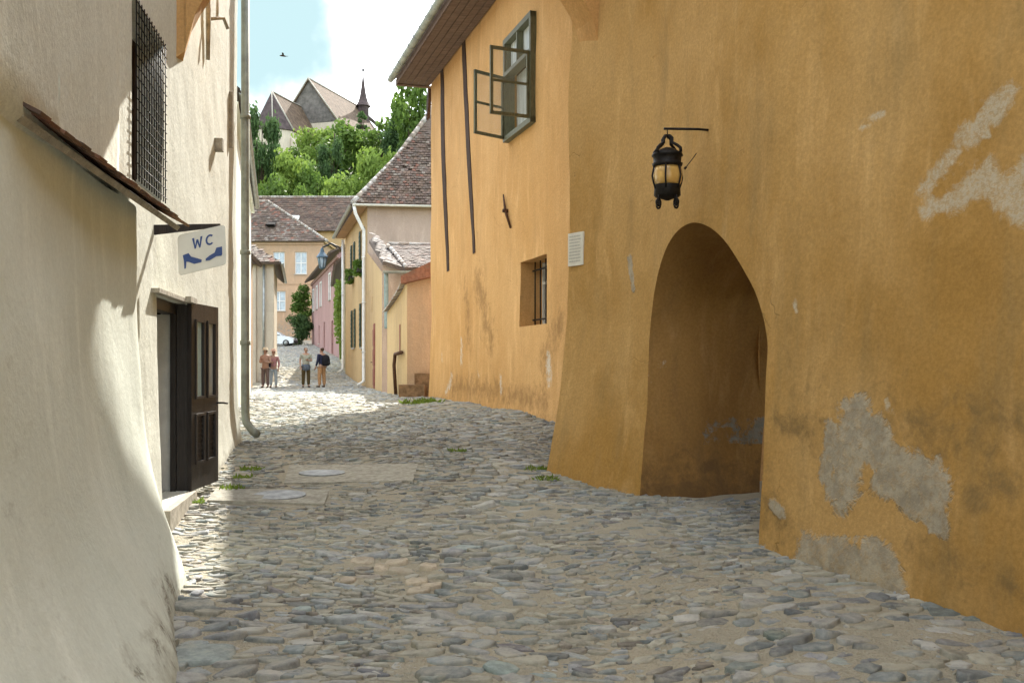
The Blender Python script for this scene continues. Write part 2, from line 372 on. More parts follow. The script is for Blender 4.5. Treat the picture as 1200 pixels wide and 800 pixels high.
# roof of the gate house: tall, plus an unseen slab added over the street to cast shade
def ql(s, off, z): p = q2(s)+qn(s)*off; return Vector((p.x, p.y, z))
mb = MB()
e = [ql(0,.5,8.5), ql(SJR-3,.5,8.5), ql(SEND-.6,.45,8.5)]
mb.slab([e[0], e[1], Vector((8,4,12)), Vector((10,-14,12))], .15); mb.slab([e[1], e[2], Vector((6,10.6,12)), Vector((8,4,12))], .15)
mb.slab([Vector((-1.30,16.9,9.0)), Vector((-1.44,14.2,9.0)), Vector((-1.8,13.1,9.0)), Vector((-1.8,9.,9.0)), Vector((1.6,9.,9.0)), Vector((3.2,17.4,9.0))], .16)  # added sun blocker out of view, outline shaped for the shadow edges
mb.build('roof', M['soffit'], house)  # gate house roof and the added sun blocker in one mesh

# =================================================================== TALL OCHRE HOUSE (facade A)
AU = (-.304, 1.); fA = frame(5.42-.304*11, 11, *AU, side=-1)
def sA(d): return (d-11)/.9568
def pA(px, py):
    d = 5.42/((px-600)/F+.304); return P(px, py, d)
def dA(px): return 5.42/((px-600)/F+.304)
def apos(s, z, off):
    w = fA(s, 0, z); g = gz(w.y)
    dsp = nz(w, .5, .045)+nz(w, 1.8, .014)+.05*math.exp(-max(0, z-g)/.5)
    return fA(s, off+dsp, z)
SA1 = sA(24.5)
WS = [(pA(541,400), pA(541,425), .12), (pA(643,420), pA(645,445), .14), (pA(588,440), pA(588,460), .09), (pA(530,440), pA(524,460), .12), (pA(518,415), pA(519,430), .06), (pA(560,430), pA(562,440), .05)]
AD = [(pA(560,330), pA(575,400), .5), (pA(530,450), pA(640,470), .35), (pA(655,380), pA(640,420), .4), (pA(545,340), pA(550,400), .35)]
def a_stain(p):
    h = p.z-gz(p.y); return (caps(p, WS)*.85, 0, max(caps(p, AD)*.75, .55-h/1.0, 0))
hA = (sA(dA(609.5)), sA(dA(640)), 2.28, 3.42)   # note: s decreases towards the right of the picture
loW = (min(hA[0],hA[1]), max(hA[0],hA[1]), 2.28, 3.42, .42)
upW = (sA(dA(627.5)), sA(dA(596)), 5.72, 7.52, .16)
hs = [loW, upW]
tall = thing('tall_house', fA(sA(18), 0, gz(18)), 'tall ochre house with open casement window and long dark timber posts in its wall', 'building')
mb = MB(); facade(mb, apos, 0, SA1, .2, 8.75, hs, ds=.16, dz=.13, smooth=True, stain=a_stain)
ed = [apos(SA1, z, 0) for z in np.arange(0, 8.9, .15)]
for p, q in zip(ed, ed[1:]): mb.add([p, fA(SA1,-9,p.z), fA(SA1,-9,q.z), q], [(0,1,2,3)], False, (0,0,.1))
mb.add([fA(0,0,.2), fA(0,-9,.2), fA(0,-9,8.75), fA(0,0,8.75)], [(0,1,2,3)], False, (0,0,0))
mb.build('wall', M['ochre'], tall)
# roof with eave, soffit, gutter
mb = MB()
mb.slab([fA(-.2,.88,8.80), fA(SA1+.2,.88,8.80), fA(SA1+.2,-4.2,13.2), fA(-.2,-4.2,13.2)], .14)
mb.slab([fA(-.2,-9.2,8.80), fA(SA1+.5,-9.2,8.80), fA(SA1+.2,-4.2,13.2), fA(-.2,-4.2,13.2)], .14)
mb.add([fA(SA1+.02,.3,8.7), fA(SA1+.02,-8.8,8.7), fA(SA1+.02,-4.2,13.1)], [(0,1,2)])
rf = mb.build('roof', M['soffit'], tall)
mb = MB()
for k in range(5):
    mb.fbox(fA, 0, SA1+.16, .02+.16*k, .165+.16*k, 8.58+.004*(k % 2), 8.61+.004*(k % 2))
mb.fbox(fA, -.2, SA1+.18, .825, .85, 8.56, 8.70)
mb.fbox(fA, SA1+.05, SA1+.18, -.2, .85, 8.55, 8.575)
mb.build('soffit', M['soffit'], tall)
mb = MB()
GN = 9; pth = [(s_, ) for s_ in np.linspace(-.2, SA1+.3, 24)]
vs = []; fs = []
for i, (s_,) in enumerate(pth):
    for k in range(GN):
        a = math.pi*k/(GN-1); vs.append(fA(s_, .96-.085*math.cos(a), 8.74-.085*math.sin(a)))
for i in range(len(pth)-1):
    for k in range(GN-1): a = i*GN+k; fs.append((a, a+1, a+GN+1, a+GN))
fs.append(tuple(range((len(pth)-1)*GN, len(pth)*GN)))
mb.add(vs, fs, True)
gt = mb.build('gutter', M['zincg'], tall)
for s_ in np.arange(.5, SA1+.3, .62):
    mb = MB(); mb.tube([fA(s_, .96-.095*math.cos(a), 8.745-.095*math.sin(a)) for a in np.linspace(-.1, math.pi+.1, 9)], .012, 5)
    mb.build('gutter_strap', M['zinc'], gt)
# timber posts let into the plaster (with iron straps)
def strip(px0, py0, px1, py1, wd, name='timber_post', mat='timber'):
    a = pA(px0, py0); b = pA(px1, py1); sa_ = sA(a.y); sb = sA(b.y); mb = MB(); n = 14; vs = []
    for i in range(n+1):
        t = i/n; s_ = sa_+(sb-sa_)*t; z = a.z+(b.z-a.z)*t; k = wd*(.55+.45*math.sin(math.pi*min(1, t*1.05+.02))+.12*noise.noise(Vector((z*2, px0, 0))))
        for ds_, o in ((-k/2,-.05), (-k/2*.8,.018), (k/2*.8,.018), (k/2,-.05)): vs.append(apos(s_+ds_, z, o))
    fs = []
    for i in range(n):
        for q in range(3): fs.append((i*4+q, i*4+q+1, i*4+q+5, i*4+q+4))
    mb.add(vs, fs); return mb.build(name, M[mat], tall)
strip(516, 45, 525.5, 318, .42); strip(541, 10, 556, 297, .42); strip(502, 102, 500, 140, .3, 'wall_tie', 'timber')
# iron anchor rod
a = pA(591, 228); b = pA(600, 267); mb = MB(); sa_, sb = sA(a.y), sA(b.y)
mb.tube([apos(sa_, a.z, .03), apos((sa_+sb)/2, (a.z+b.z)/2, .05), apos(sb, b.z, .03)], [.012,.03,.02], 6); mb.tube([apos((sa_+sb)/2, (a.z+b.z)/2, -.02), apos((sa_+sb)/2, (a.z+b.z)/2, .1)], .035, 8)
mb.build('wall_anchor', M['rust'], tall)
for px, py in ((684-50,0+28),):
    pass
# lower barred window
mb = MB(); a0, a1, z0, z1, dp = loW; bk = lambda s_, n_, z: fA(s_, n_-.36, z)
mb.fbox(bk, a0-.02, a1+.02, -.12, -.10, z0-.05, z1+.05)
wd = mb.build('window', M['glass_dark'], tall)
mb = MB()
for q in (a0+.02, (a0+a1)/2-.02, a1-.06): mb.fbox(bk, q, q+.05, -.09, -.05, z0, z1)
for q in (z0+.02, z0+.75, z1-.07): mb.fbox(bk, a0, a1, -.088, -.052, q, q+.05)
mb.build('frame', M['whitep'], wd)
mb = MB()
for i in range(5):
    q = a0+.12+(a1-a0-.24)*i/4; mb.tube([bk(q, .12, z0-.01), bk(q, .12, z1+.01)], .014, 6)
for q in (z0+.12, z1-.15): mb.tube([bk(a0-.02, .12, q), bk(a1+.02, .12, q)], .016, 6)
mb.build('iron_bars', M['iron'], wd)
# upper casement window with two sashes swung out
a0, a1, z0, z1, dp = upW; fb = lambda s_, n_, z: fA(s_, n_, z)
mb = MB(); W_ = .06
mb.fbox(fb, a0-.03, a0+W_, -.1, .1, z0-.03, z1+.03); mb.fbox(fb, a1-W_, a1+.03, -.1, .1, z0-.03, z1+.03)
mb.fbox(fb, a0-.03, a1+.03, -.1, .104, z1-W_, z1+.034); mb.fbox(fb, a0-.03, a1+.03, -.1, .104, z0-.034, z0+W_)
zt = z0+(z1-z0)*.66; mb.fbox(fb, a0, a1, -.08, .098, zt-.035, zt+.035)
cm = (a0+a1)/2; mb.fbox(fb, cm-.03, cm+.03, -.07, .09, zt, z1-.03)
for q0, q1 in ((a0+W_, cm-.03), (cm+.03, a1-W_)):
    mb.fbox(fb, q0, q0+.03, -.05, .06, zt+.03, z1-W_); mb.fbox(fb, q1-.03, q1, -.05, .06, zt+.03, z1-W_)
win = mb.build('window', M['gwood'], tall)
mb = MB(); mb.fbox(fb, a0+.02, a1-.02, -.03, -.02, zt, z1-.04); mb.build('pane', M['curtain_glass'], win)
mb = MB(); mb.fbox(fb, a0+.02, a1-.02, -.155, -.15, z0, zt); mb.build('curtain', M['curtain_glass'], win)
def sash(hx, ang, wid, zb, zt_, nm):
    # swings about a vertical hinge at s=hx; ang measured from the wall outwards
    c_, s_ = math.cos(ang), math.sin(ang); fr = lambda u_, n_, z: fA(hx+u_*c_-n_*s_, .10+u_*s_+n_*c_, z)
    mb = MB(); k = .05
    mb.fbox(fr, 0, k, -.02, .02, zb, zt_); mb.fbox(fr, wid-k, wid, -.02, .02, zb, zt_)
    mb.fbox(fr, 0, wid, -.022, .022, zb-.001, zb+k); mb.fbox(fr, 0, wid, -.022, .022, zt_-k, zt_+.001)
    mb.fbox(fr, k, wid-k, -.014, .014, (zb+zt_)/2-.02, (zb+zt_)/2+.02)
    o = mb.build('casement', M['gwood'], win)
    mb = MB(); mb.fbox(fr, k*.8, wid-k*.8, -.003, .003, zb+k*.8, zt_-k*.8); mb.build('pane', M['glass_thin'], tall)
    return o
sash(a1-.02, math.radians(115), .70, z0+.02, zt-.03, 'l'); sash(a0+.03, math.radians(98), .72, z0+.04, zt-.02, 'r')
# plaque on the turned end of the gate wall
d0 = 10.15; pc = P(677, 291, d0-.0)
sq = SEND-.17
fq = lambda a, n_, z: gatepos(sq+a, z, .0)+qn(sq)*n_
pl0 = lambda a, n_, z: (gatepos(sq, 2.8, 0)+qn(sq)*n_+(q2(SEND)-q2(SEND-.5)).normalized()*a)*1.0
def plq(a, n_, z): v = pl0(a, n_, z); return Vector((v.x, v.y, z))
zc = CH+(HZ-291)/F*gatepos(sq, 2.8, 0).y
mb = MB(); mb.fbox(plq, -.13, .13, .0, .03, zc-.19, zc+.17); mb.build('plaque', M['paper'], None)
o = bpy.context.scene.collection.objects['plaque']; tag(o, 'small white plaque with faint lines of lettering on the gate wall corner', 'plaque')
random.seed(3)
for i in range(9):
    mb = MB(); z = zc+.13-.034*i; mb.fbox(plq, -.105+random.uniform(0,.06), .105, .031, .0325, z-.0045, z+.0045); a = .10
    while a > -.06:
        wl = random.uniform(.015,.045); mb.fbox(plq, a-wl, a, .031, .0335, z-.007, z+.007); a -= wl+.01
    o2 = mb.build('text_line', M['ink'], None, keep=True); o2.parent = o; o2.location = -o.location

# =================================================================== OVERHEAD STREET ARCH
AL = Vector((-3.03, 9.05, 0)); AR = Vector((.86, 10.62, 0)); au = (AR-AL).normalized(); SPAN = (AR-AL).length; an = Vector((-au.y, au.x, 0))
mb = MB(); n = 48
def arc(i):
    t = i/n; u_ = SPAN*t; zs = 4.42+(4.95-4.42)*t; k = (u_-SPAN/2)/(SPAN/2); return u_, zs+1.55*max(0, 1-abs(k)**2)**.62
vs = []; cs = []
for i in range(n+1):
    u_, z = arc(i)
    ht_ = .27-.07*i/n
    for off, zz in ((-ht_, z), (ht_, z), (ht_, 7.35), (-ht_, 7.35)):
        p = AL+au*u_+an*off; dd = nz(Vector((p.x, p.y, zz)), 1.2, .03); vs.append(Vector((p.x, p.y, zz+dd)))
fs = []
for i in range(n):
    for k in range(4): fs.append((i*4+k, i*4+(k+1) % 4, (i+1)*4+(k+1) % 4, (i+1)*4+k))
mb.add(vs, fs, False, (0,0,.1))
# feet running into both walls
for (p, dr) in ((AL, -au), (AR, au)):
    z0 = 4.42 if p is AL else 4.95
    q = p+dr*.7; hh_ = .26 if p is AL else .19
    mb.hexa([p-an*hh_+Vector((0,0,z0)), q-an*hh_+Vector((0,0,z0-.6)), q+an*hh_+Vector((0,0,z0-.6)), p+an*hh_+Vector((0,0,z0)), p-an*hh_+Vector((0,0,7.3)), q-an*hh_+Vector((0,0,7.3)), q+an*hh_+Vector((0,0,7.3)), p+an*hh_+Vector((0,0,7.3))], (0,0,.1))
o = recalc(mb.build('street_arch', M['ochre'], None)); tag(o, 'plastered buttress arch spanning overhead between the cream house and the ochre gate wall', 'arch')

# =================================================================== CREAM HOUSE (left) with the WC door
fL = frame(-1.645-.155*2, 2, -.155, 1, side=1)
def sL(d): return (d-2)/.988
def dL(px): return 1.645/(-(px-600)/F-.155)
def lpos(s, z, off):
    w = fL(s, 0, z); g = gz(w.y)
    far = max(0, min(1, (w.y-12)/2.)); k = .05+.06*far
    dsp = nz(w, .6, .03)+nz(w, 2.1, .008)+nz(w, 6, .003)+k*math.exp(-max(0, z-g)/.35)
    d = w.y
    if d < 3.9: dsp += .285
    elif d < 6.5: dsp += .285-(.285-.075)*(d-3.9)/2.6
    if d < 6.55 and z < 2.58: dsp -= .22*min(1, (2.58-z)/.08)*min(1, (6.55-d)/.1)
    return fL(s, off+dsp, z)
dr_ = (sL(8.0), sL(9.27), .42, 2.18, .22)
wn_ = (sL(7.1), sL(8.22), 2.95, 4.28, .30)
SL1 = sL(13.1)
def l_stain(p):
    h = p.z-gz(p.y); return (0, 0, max(.62-h/.5, 0))
cream = thing('cream_house', (-3.2, 9., gz(9)), 'cream plastered house with a barred window, an open brown door and a drainpipe', 'building')
mb = MB(); facade(mb, lpos, sL(-14), sL(2.), -.4, 9.2, ds=.6, dz=.6, smooth=True, stain=l_stain)
facade(mb, lpos, sL(2.), sL(4.6), 0, 9.2, ds=.2, dz=.2, smooth=True, stain=l_stain)
facade(mb, lpos, sL(4.6), sL(6.5), 0, 5.4, ds=.09, dz=.08, smooth=True, stain=l_stain)
facade(mb, lpos, sL(6.501), SL1, 0, 5.4, [dr_, wn_], ds=.09, dz=.08, smooth=True, stain=l_stain)
facade(mb, lpos, sL(4.6), SL1, 5.4, 9.2, ds=.4, dz=.4, smooth=True, stain=l_stain)
ed = [lpos(SL1, z, 0) for z in np.arange(0, 9.3, .15)]
for p, q in zip(ed, ed[1:]): mb.add([p, fL(SL1,-9,p.z), fL(SL1,-9,q.z), q], [(0,1,2,3)], False, (0,0,.1))
mb.build('wall', M['cream_lit'], cream)
mb = MB(); mb.slab([fL(sL(-14),.55,9.25), fL(SL1+.4,.55,9.25), fL(SL1+.4,-5,12.6), fL(sL(-14),-5,12.6)], .2)
mb.build('roof', M['soffit'], cream)
# thick lower buttress with tiled cap
BQ = [(-.55,-6), (-1.35,0), (-1.93,3.6), (-2.12,4.6), (-2.27,5.3), (-2.36,5.9), (-2.43,6.35), (-2.52,6.58), (-2.72,6.72), (-3.05,6.75)]
BS = [0]
for a, b in zip(BQ, BQ[1:]): BS.append(BS[-1]+math.dist(a, b))
def bpos(s, z, off=0):
    x = np.interp(s, BS, [q[0] for q in BQ]); y = np.interp(s, BS, [q[1] for q in BQ])
    s2 = min(BS[-1], s+.12); s1 = max(0, s-.12)
    dx = np.interp(s2, BS, [q[0] for q in BQ])-np.interp(s1, BS, [q[0] for q in BQ]); dy = np.interp(s2, BS, [q[1] for q in BQ])-np.interp(s1, BS, [q[1] for q in BQ])
    L = math.hypot(dx, dy); nx, ny = dy/L, -dx/L; g = gz(y); h = max(0, z-g)
    fl = (.26+.20*max(0, min(1, (6.2-y)/1.4)))*math.exp(-(h/.6)**1.5) + .04*math.exp(-h/1.5)
    w = Vector((x, y, z)); dsp = fl+nz(w, .7, .04)+nz(w, 2.2, .015)+off
    return Vector((x+nx*dsp, y+ny*dsp, z))
def capz(y): return 2.60
def b_stain(p):
    h = p.z-gz(p.y); return (0, .38 if h < .25 else 0, max(.75-h/1.1, .3 if h < 1.6 else .1))
butt = thing('wall_buttress', (-2.2, 5.2, 0), 'thick cream plaster buttress flaring at its foot under a sloping tiled cap', 'buttress')
mb = MB(); facade(mb, lambda s, z, o: bpos(s, z, o), 0, BS[-1], -.2, 2.63, ds=.08, dz=.08, smooth=True, stain=b_stain)
mb.build('wall', M['cream'], butt)
# cap: mortar bed and flat tiles sloping up to the wall
c0 = Vector((-1.955, 3.93, 2.60)); c1 = Vector((-2.40, 7.1, 2.60)); cu = (c1-c0).normalized(); LEN = (c1-c0).length
up = (Vector((-.988,-.15,0))*.82+Vector((0,0,.60))).normalized(); cn = cu.cross(up).normalized()
if cn.z < 0: cn = -cn
mb = MB(); mb.slab([c0-cn*.0, c1, c1+up*.5, c0+up*.10], .035); mb.build('cap_bed', M['step'], butt)
mb = MB(); random.seed(5); n = 24
for r in range(3):
    for i in range(n):
        if r > .2+3.4*i/n: continue
        a = LEN*i/n+random.uniform(-.01,.01); b = a+LEN/n-.008; lo = r*.14-.05+random.uniform(-.015,.015); hi = lo+.24; lift = .012+random.uniform(0,.012)
        base = c0+cn*(.006+.012*0); cc_ = random.choice([(.20,.10,.065),(.25,.13,.08),(.30,.19,.12),(.16,.10,.075)])
        q = [base+cu*a+up*lo+cn*(.028+lift), base+cu*b+up*lo+cn*(.028+lift), base+cu*b+up*hi+cn*.012, base+cu*a+up*hi+cn*.012]
        mb.hexa([v-cn*.016 for v in q]+q, cc_)
mb.build('cap_tiles', M['tile'], butt)
# door: frame, threshold, dark room, leaf folded back along the wall
s0, s1, z0, z1, _ = dr_
mb = MB()
for a, b, c_, d_, mt in (): pass
mb.fbox(fL, s0+.005, s0+.09, -.20, -.08, z0, z1); mb.fbox(fL, s1-.07, s1-.005, -.13, -.08, z0, z1); mb.fbox(fL, s0+.005, s1-.005, -.201, -.079, z1-.1, z1-.005)
mb.fbox(fL, s1-.03, s1-.004, -.078, .015, z0, z1-.006)
fr_ = mb.build('door_frame', M['dwood'], cream)
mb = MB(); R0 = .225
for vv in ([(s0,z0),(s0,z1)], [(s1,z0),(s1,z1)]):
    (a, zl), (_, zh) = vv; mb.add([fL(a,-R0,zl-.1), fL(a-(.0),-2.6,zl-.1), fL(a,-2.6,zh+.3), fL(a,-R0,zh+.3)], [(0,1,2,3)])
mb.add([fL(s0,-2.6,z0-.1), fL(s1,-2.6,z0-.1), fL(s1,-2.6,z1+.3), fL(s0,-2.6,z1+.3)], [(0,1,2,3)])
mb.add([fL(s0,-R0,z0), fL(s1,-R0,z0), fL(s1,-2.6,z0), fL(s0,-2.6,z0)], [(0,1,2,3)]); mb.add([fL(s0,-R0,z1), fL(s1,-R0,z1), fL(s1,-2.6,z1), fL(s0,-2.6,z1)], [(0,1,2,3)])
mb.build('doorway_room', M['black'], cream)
mb = MB(); mb.fbox(fL, s1-.028, s1-.007, -1.3, -.134, z0+.004, z1-.104); mb.build('white_tiled_panel', M['whitep'], cream)
mb = MB(); mb.fbox(fL, s0-.02, s1+.02, -.22, .10, .05, z0-.005); mb.build('threshold', M['step'], cream)
mb = MB(); mb.fbox(fL, s0-.2, s1+.03, -.02, .05, z1+.0, z1+.035); mb.fbox(fL, s1-.32, s1+.03, .05, .10, z1+.0, z1+.05)
mb.build('lintel_flashing', M['step'], cream)
# the leaf
hp = fL(s1-.05, .04, 0); tip = P(253, 428, 10.02); ld = Vector((tip.x-hp.x, tip.y-hp.y, 0)); ld = ld.normalized(); ln = Vector((ld.y, -ld.x, 0)); LW = .80
def fD(u_, n_, z): p = hp+ld*u_+ln*n_; return Vector((p.x, p.y, z))
lz0, lz1 = .42, 2.19
mb = MB(); k = .10
mb.fbox(fD, 0, k, -.022, .022, lz0, lz1); mb.fbox(fD, LW-k, LW, -.022, .022, lz0, lz1); mb.fbox(fD, LW/2-.045, LW/2+.045, -.0215, .0215, lz0, lz1)
for a, b in ((lz0, lz0+.24), (lz0+.72, lz0+.86), (lz1-.15, lz1)): mb.fbox(fD, k, LW-k, -.021, .021, a, b)
for u0, u1 in ((k, LW/2-.045), (LW/2+.045, LW-k)):
    mb.fbox(fD, u0, u1, -.008, .008, lz0+.24, lz0+.72)
    for a, b in ((lz0+.24, lz0+.72), (lz0+.86, lz1-.15)):
        mb.fbox(fD, u0, u0+.025, .0, .036, a, b); mb.fbox(fD, u1-.025, u1, .0, .036, a, b); mb.fbox(fD, u0+.025, u1-.025, .0, .035, a, a+.025); mb.fbox(fD, u0+.025, u1-.025, .0, .035, b-.025, b)
    for i in range(9):
        z = lz0+.27+i*.048; mb.fbox(fD, u0+.03, u1-.03, .006, .016, z, z+.02)
leaf = mb.build('door', M['dwood'], cream)
mb = MB(); mb.fbox(fD, k+.02, LW/2-.06, -.004, .004, lz0+.86, lz1-.15); mb.build('pane', M['wired_glass'], leaf)
mb = MB(); mb.fbox(fD, LW/2+.06, LW-k-.02, -.004, .004, lz0+.86, lz1-.15); mb.build('pane', M['curtain_glass'], leaf)
mb = MB(); mb.tube([fD(LW-.04, .02, lz0+.80), fD(LW-.04, .09, lz0+.80), fD(LW+.08, .09, lz0+.79)], .011, 6); mb.build('handle', M['iron'], leaf)
# barred upper window
s0, s1, z0, z1, _ = wn_
mb = MB(); mb.fbox(fL, s0, s1, -.29, -.28, z0, z1); wl = mb.build('window', M['glass_dark'], cream)
mb = MB()
for q in (s0, (s0+s1)/2-.03, s1-.06): mb.fbox(fL, q, q+.06, -.275, -.22, z0, z1)
for q in (z0, (z0+z1)/2+.1, z1-.06): mb.fbox(fL, s0, s1, -.273, -.222, q, q+.06)
mb.build('frame', M['timber'], wl)
mb = MB(); nb = 13
for i in range(nb): q = s0+.03+(s1-s0-.06)*i/(nb-1); mb.tube([fL(q, .02, z0), fL(q, .02, z1)], .0055, 5)
for i in range(17): q = z0+.04+(z1-z0-.08)*i/16; mb.tube([fL(s0, .028, q), fL(s1, .028, q)], .004, 5)
mb.build('iron_grille', M['iron'], wl)
# drainpipe on the far corner
def pipe(path, r, mat, parent, name='drainpipe', straps=(), n=10):
    mb = MB(); mb.tube(path, r, n)
    for p in straps:
        p = Vector(p); mb.tube([p-Vector((0,0,.03)), p+Vector((0,0,.03))], r*1.25, n)
    return mb.build(name, M[mat], parent)
pb = fL(SL1-.08, .12, 0); g = gz(13.)
pipe([(pb.x,pb.y,9.1), (pb.x,pb.y,g+.42), (pb.x+.02,pb.y-.02,g+.28), (pb.x+.13,pb.y-.10,g+.17), (pb.x+.20,pb.y-.15,g+.13)], .055, 'zincg', cream, straps=[(pb.x,pb.y,z) for z in (1.9,3.1,4.9,6.6)])
# iron anchor, wooden batten, little box on the upper wall
a = P(240, 24, dL(240)); s_ = sL(a.y); mb = MB()
mb.tube([lpos(s_+.05, a.z+.55, .03), lpos(s_, a.z+.1, .04), lpos(s_-.02, a.z-.42, .03)], [.02,.028,.022], 6); mb.tube([lpos(s_+.02, a.z+.02, .03), lpos(s_+.25, a.z+.12, .16), lpos(s_+.3, a.z+.02, .2)], .02, 6); mb.tube([lpos(s_+.2, a.z+.1, .1), lpos(s_+.22, a.z+.3, .1)], .015, 6)
mb.build('wall_anchor', M['step'], cream)
a = P(251, 170, dL(251)); s_ = sL(a.y); mb = MB(); mb.fbox(lambda u_, n_, z: lpos(s_, a.z, n_)+(fL(u_,0,0)-fL(0,0,0))+Vector((0,0,z)), -.05, .05, -.02, .09, -.07, .07); mb.build('wall_box', M['step'], cream)
a = P(268, 140, dL(268)); s_ = sL(a.y); mb = MB(); mb.fbox(fL, s_, s_+.04, .0, .05, a.z-.35, a.z+.35); mb.build('batten', M['step'], cream)
# small knob in the buttress
p = P(34, 350, 4.2); 
# =================================================================== WC SIGN
sg = thing('hanging_sign', (P(185,266,8.05).x, 8.1, 2.4), 'white WC sign with two blue shoes hanging from a dark bracket over the door', 'sign')
b0 = P(181, 268, 7.9); b1 = P(258, 264, 8.15); mb = MB()
bd = (b1-b0).normalized(); 
mb.hexa([b0+Vector((0,-.012,-.05)), b1+Vector((0,-.012,-.015)), b1+Vector((0,.012,-.015)), b0+Vector((0,.012,-.05)), b0+Vector((0,-.012,.03)), b1+Vector((0,-.012,.012)), b1+Vector((0,.012,.012)), b0+Vector((0,.012,.03))])
mb.build('bracket', M['dwood'], sg)
so = P(208, 276, 8.02); sx_ = (P(264, 263, 8.1)-so); SW = sx_.length; sx_ = sx_.normalized(); sz_ = (P(209, 311, 8.02)-so).normalized(); SH = .33; sn = sx_.cross(sz_).normalized()
if sn.y > 0: sn = -sn
def fS(a, n_, b): return so+sx_*a+sz_*b+sn*n_
def rrect(u0, u1, v0, v1, r, n=5):
    pts = []
    for cx, cy, t0 in ((u1-r, v0+r, -90), (u1-r, v1-r, 0), (u0+r, v1-r, 90), (u0+r, v0+r, 180)):
        for k in range(n+1): t_ = math.radians(t0+90*k/n); pts.append((cx+r*math.cos(t_), cy+r*math.sin(t_)))
    return pts
def plate(mb, pts, n0, n1, f=None):
    f = f or fS; k = len(pts); vs = [f(a, n0, b) for a, b in pts]+[f(a, n1, b) for a, b in pts]
    mb.add(vs, [tuple(range(k)), tuple(range(2*k-1, k-1, -1))]+[(i, (i+1) % k, (i+1) % k+k, i+k) for i in range(k)])
mb = MB(); plate(mb, rrect(0, SW, 0, SH, .03), -.006, .006); board = mb.build('board', M['sign'], sg)
x0 = SW*.30; y0 = SH*.16; H_ = SH*.27; WW = .085; k_ = .017
mb = MB(); pts = [(0,0),(k_,0),(WW*.27+k_*.1,H_*.72),(WW*.5-k_*.45,H_*.2),(WW*.5+k_*.45,H_*.2),(WW*.73-k_*.1,H_*.72),(WW-k_,0),(WW,0),(WW*.78,H_),(WW*.66,H_),(WW*.5,H_*.48),(WW*.34,H_),(WW*.22,H_)]
plate(mb, [(x0+a_, y0+b_) for a_, b_ in pts], .0065, .009); mb.build('letter_w', M['blue'], sg)
cx, cy = x0+.145, y0+H_/2; an_l = [math.radians(-48-26.4*k) for k in range(11)]
mb = MB(); plate(mb, [(cx+.037*math.cos(q), cy+H_/2*math.sin(q)) for q in an_l]+[(cx+.022*math.cos(q), cy+(H_/2-.015)*math.sin(q)) for q in an_l[::-1]], .0065, .009); mb.build('letter_c', M['blue'], sg)
def shoe(pts): mb = MB(); plate(mb, pts, .0066, .0092); mb.build('shoe_emblem', M['blue'], sg)
shoe([(SW*.10,SH*.52),(SW*.22,SH*.50),(SW*.27,SH*.60),(SW*.40,SH*.68),(SW*.49,SH*.74),(SW*.48,SH*.80),(SW*.33,SH*.80),(SW*.22,SH*.72),(SW*.17,SH*.70),(SW*.155,SH*.86),(SW*.125,SH*.86),(SW*.12,SH*.68)])
shoe([(SW*.57,SH*.74),(SW*.66,SH*.68),(SW*.76,SH*.64),(SW*.80,SH*.53),(SW*.92,SH*.53),(SW*.92,SH*.72),(SW*.90,SH*.76),(SW*.80,SH*.74),(SW*.66,SH*.80),(SW*.57,SH*.79)])

# =================================================================== WALL LANTERN
lan = thing('wall_lantern', P(782, 242, 8.35), 'black wrought iron lantern with amber glass on a bracket above the arched passage', 'lantern')
lb = P(818, 151.5, 8.42); la = P(778, 151, 8.38); mb = MB()
mb.tube([lb+Vector((.14,.05,0)), lb, la], .011, 8); mb.build('bracket', M['iron'], lan)
c = P(782, 200, 8.36); S = 8.36/F
def lz(py): return CH+(HZ-py)*S
mb = MB()
mb.tube([Vector((c.x,c.y,lz(152))), Vector((c.x,c.y,lz(160)))], .005, 6)
for k in range(4):
    a = math.pi/4+k*math.pi/2; d = Vector((math.cos(a), math.sin(a), 0))
    mb.tube([Vector((c.x,c.y,lz(160)))+d*.03, Vector((c.x,c.y,lz(163)))+d*.05, Vector((c.x,c.y,lz(168)))+d*.05, Vector((c.x,c.y,lz(172)))+d*.10, Vector((c.x,c.y,lz(176)))+d*.135, Vector((c.x,c.y,lz(181)))+d*.14], .014, 6)
    mb.tube([Vector((c.x,c.y,lz(160)))+d*.02+Vector((.01*math.cos(q),0,.01*math.sin(q))) for q in np.linspace(0,5,6)], .010, 5)
mb.build('crown', M['iron'], lan)
mb = MB(); mb.lathe((c.x,c.y,0), [(.02,lz(173)),(.06,lz(175)),(.125,lz(180)),(.135,lz(183)),(.12,lz(184)),(.118,lz(191)),(.132,lz(192)),(.125,lz(195)),(.105,lz(196))], 16)
mb.build('cap', M['iron'], lan)
mb = MB(); mb.lathe((c.x,c.y,0), [(.0,lz(193)),(.10,lz(193)),(.118,lz(199)),(.130,lz(206)),(.122,lz(213)),(.10,lz(219)),(0,lz(219))], 20); mb.build('glass', M['amber'], lan)
mb = MB()
for k in range(6):
    a = .26+k*math.pi/3; d = Vector((math.cos(a), math.sin(a), 0)); z = lambda q: Vector((c.x,c.y,lz(q)))
    mb.tube([z(192)+d*.112, z(200)+d*.128, z(207)+d*.139, z(214)+d*.128, z(222)+d*.108], .008, 5)
mb.build('cage', M['iron'], lan)
mb = MB(); mb.lathe((c.x,c.y,0), [(.112,lz(217)),(.116,lz(218)),(.112,lz(221)),(.115,lz(229)),(.10,lz(231)),(.05,lz(233)),(.015,lz(235)),(0,lz(235))], 16); mb.build('base', M['iron'], lan)
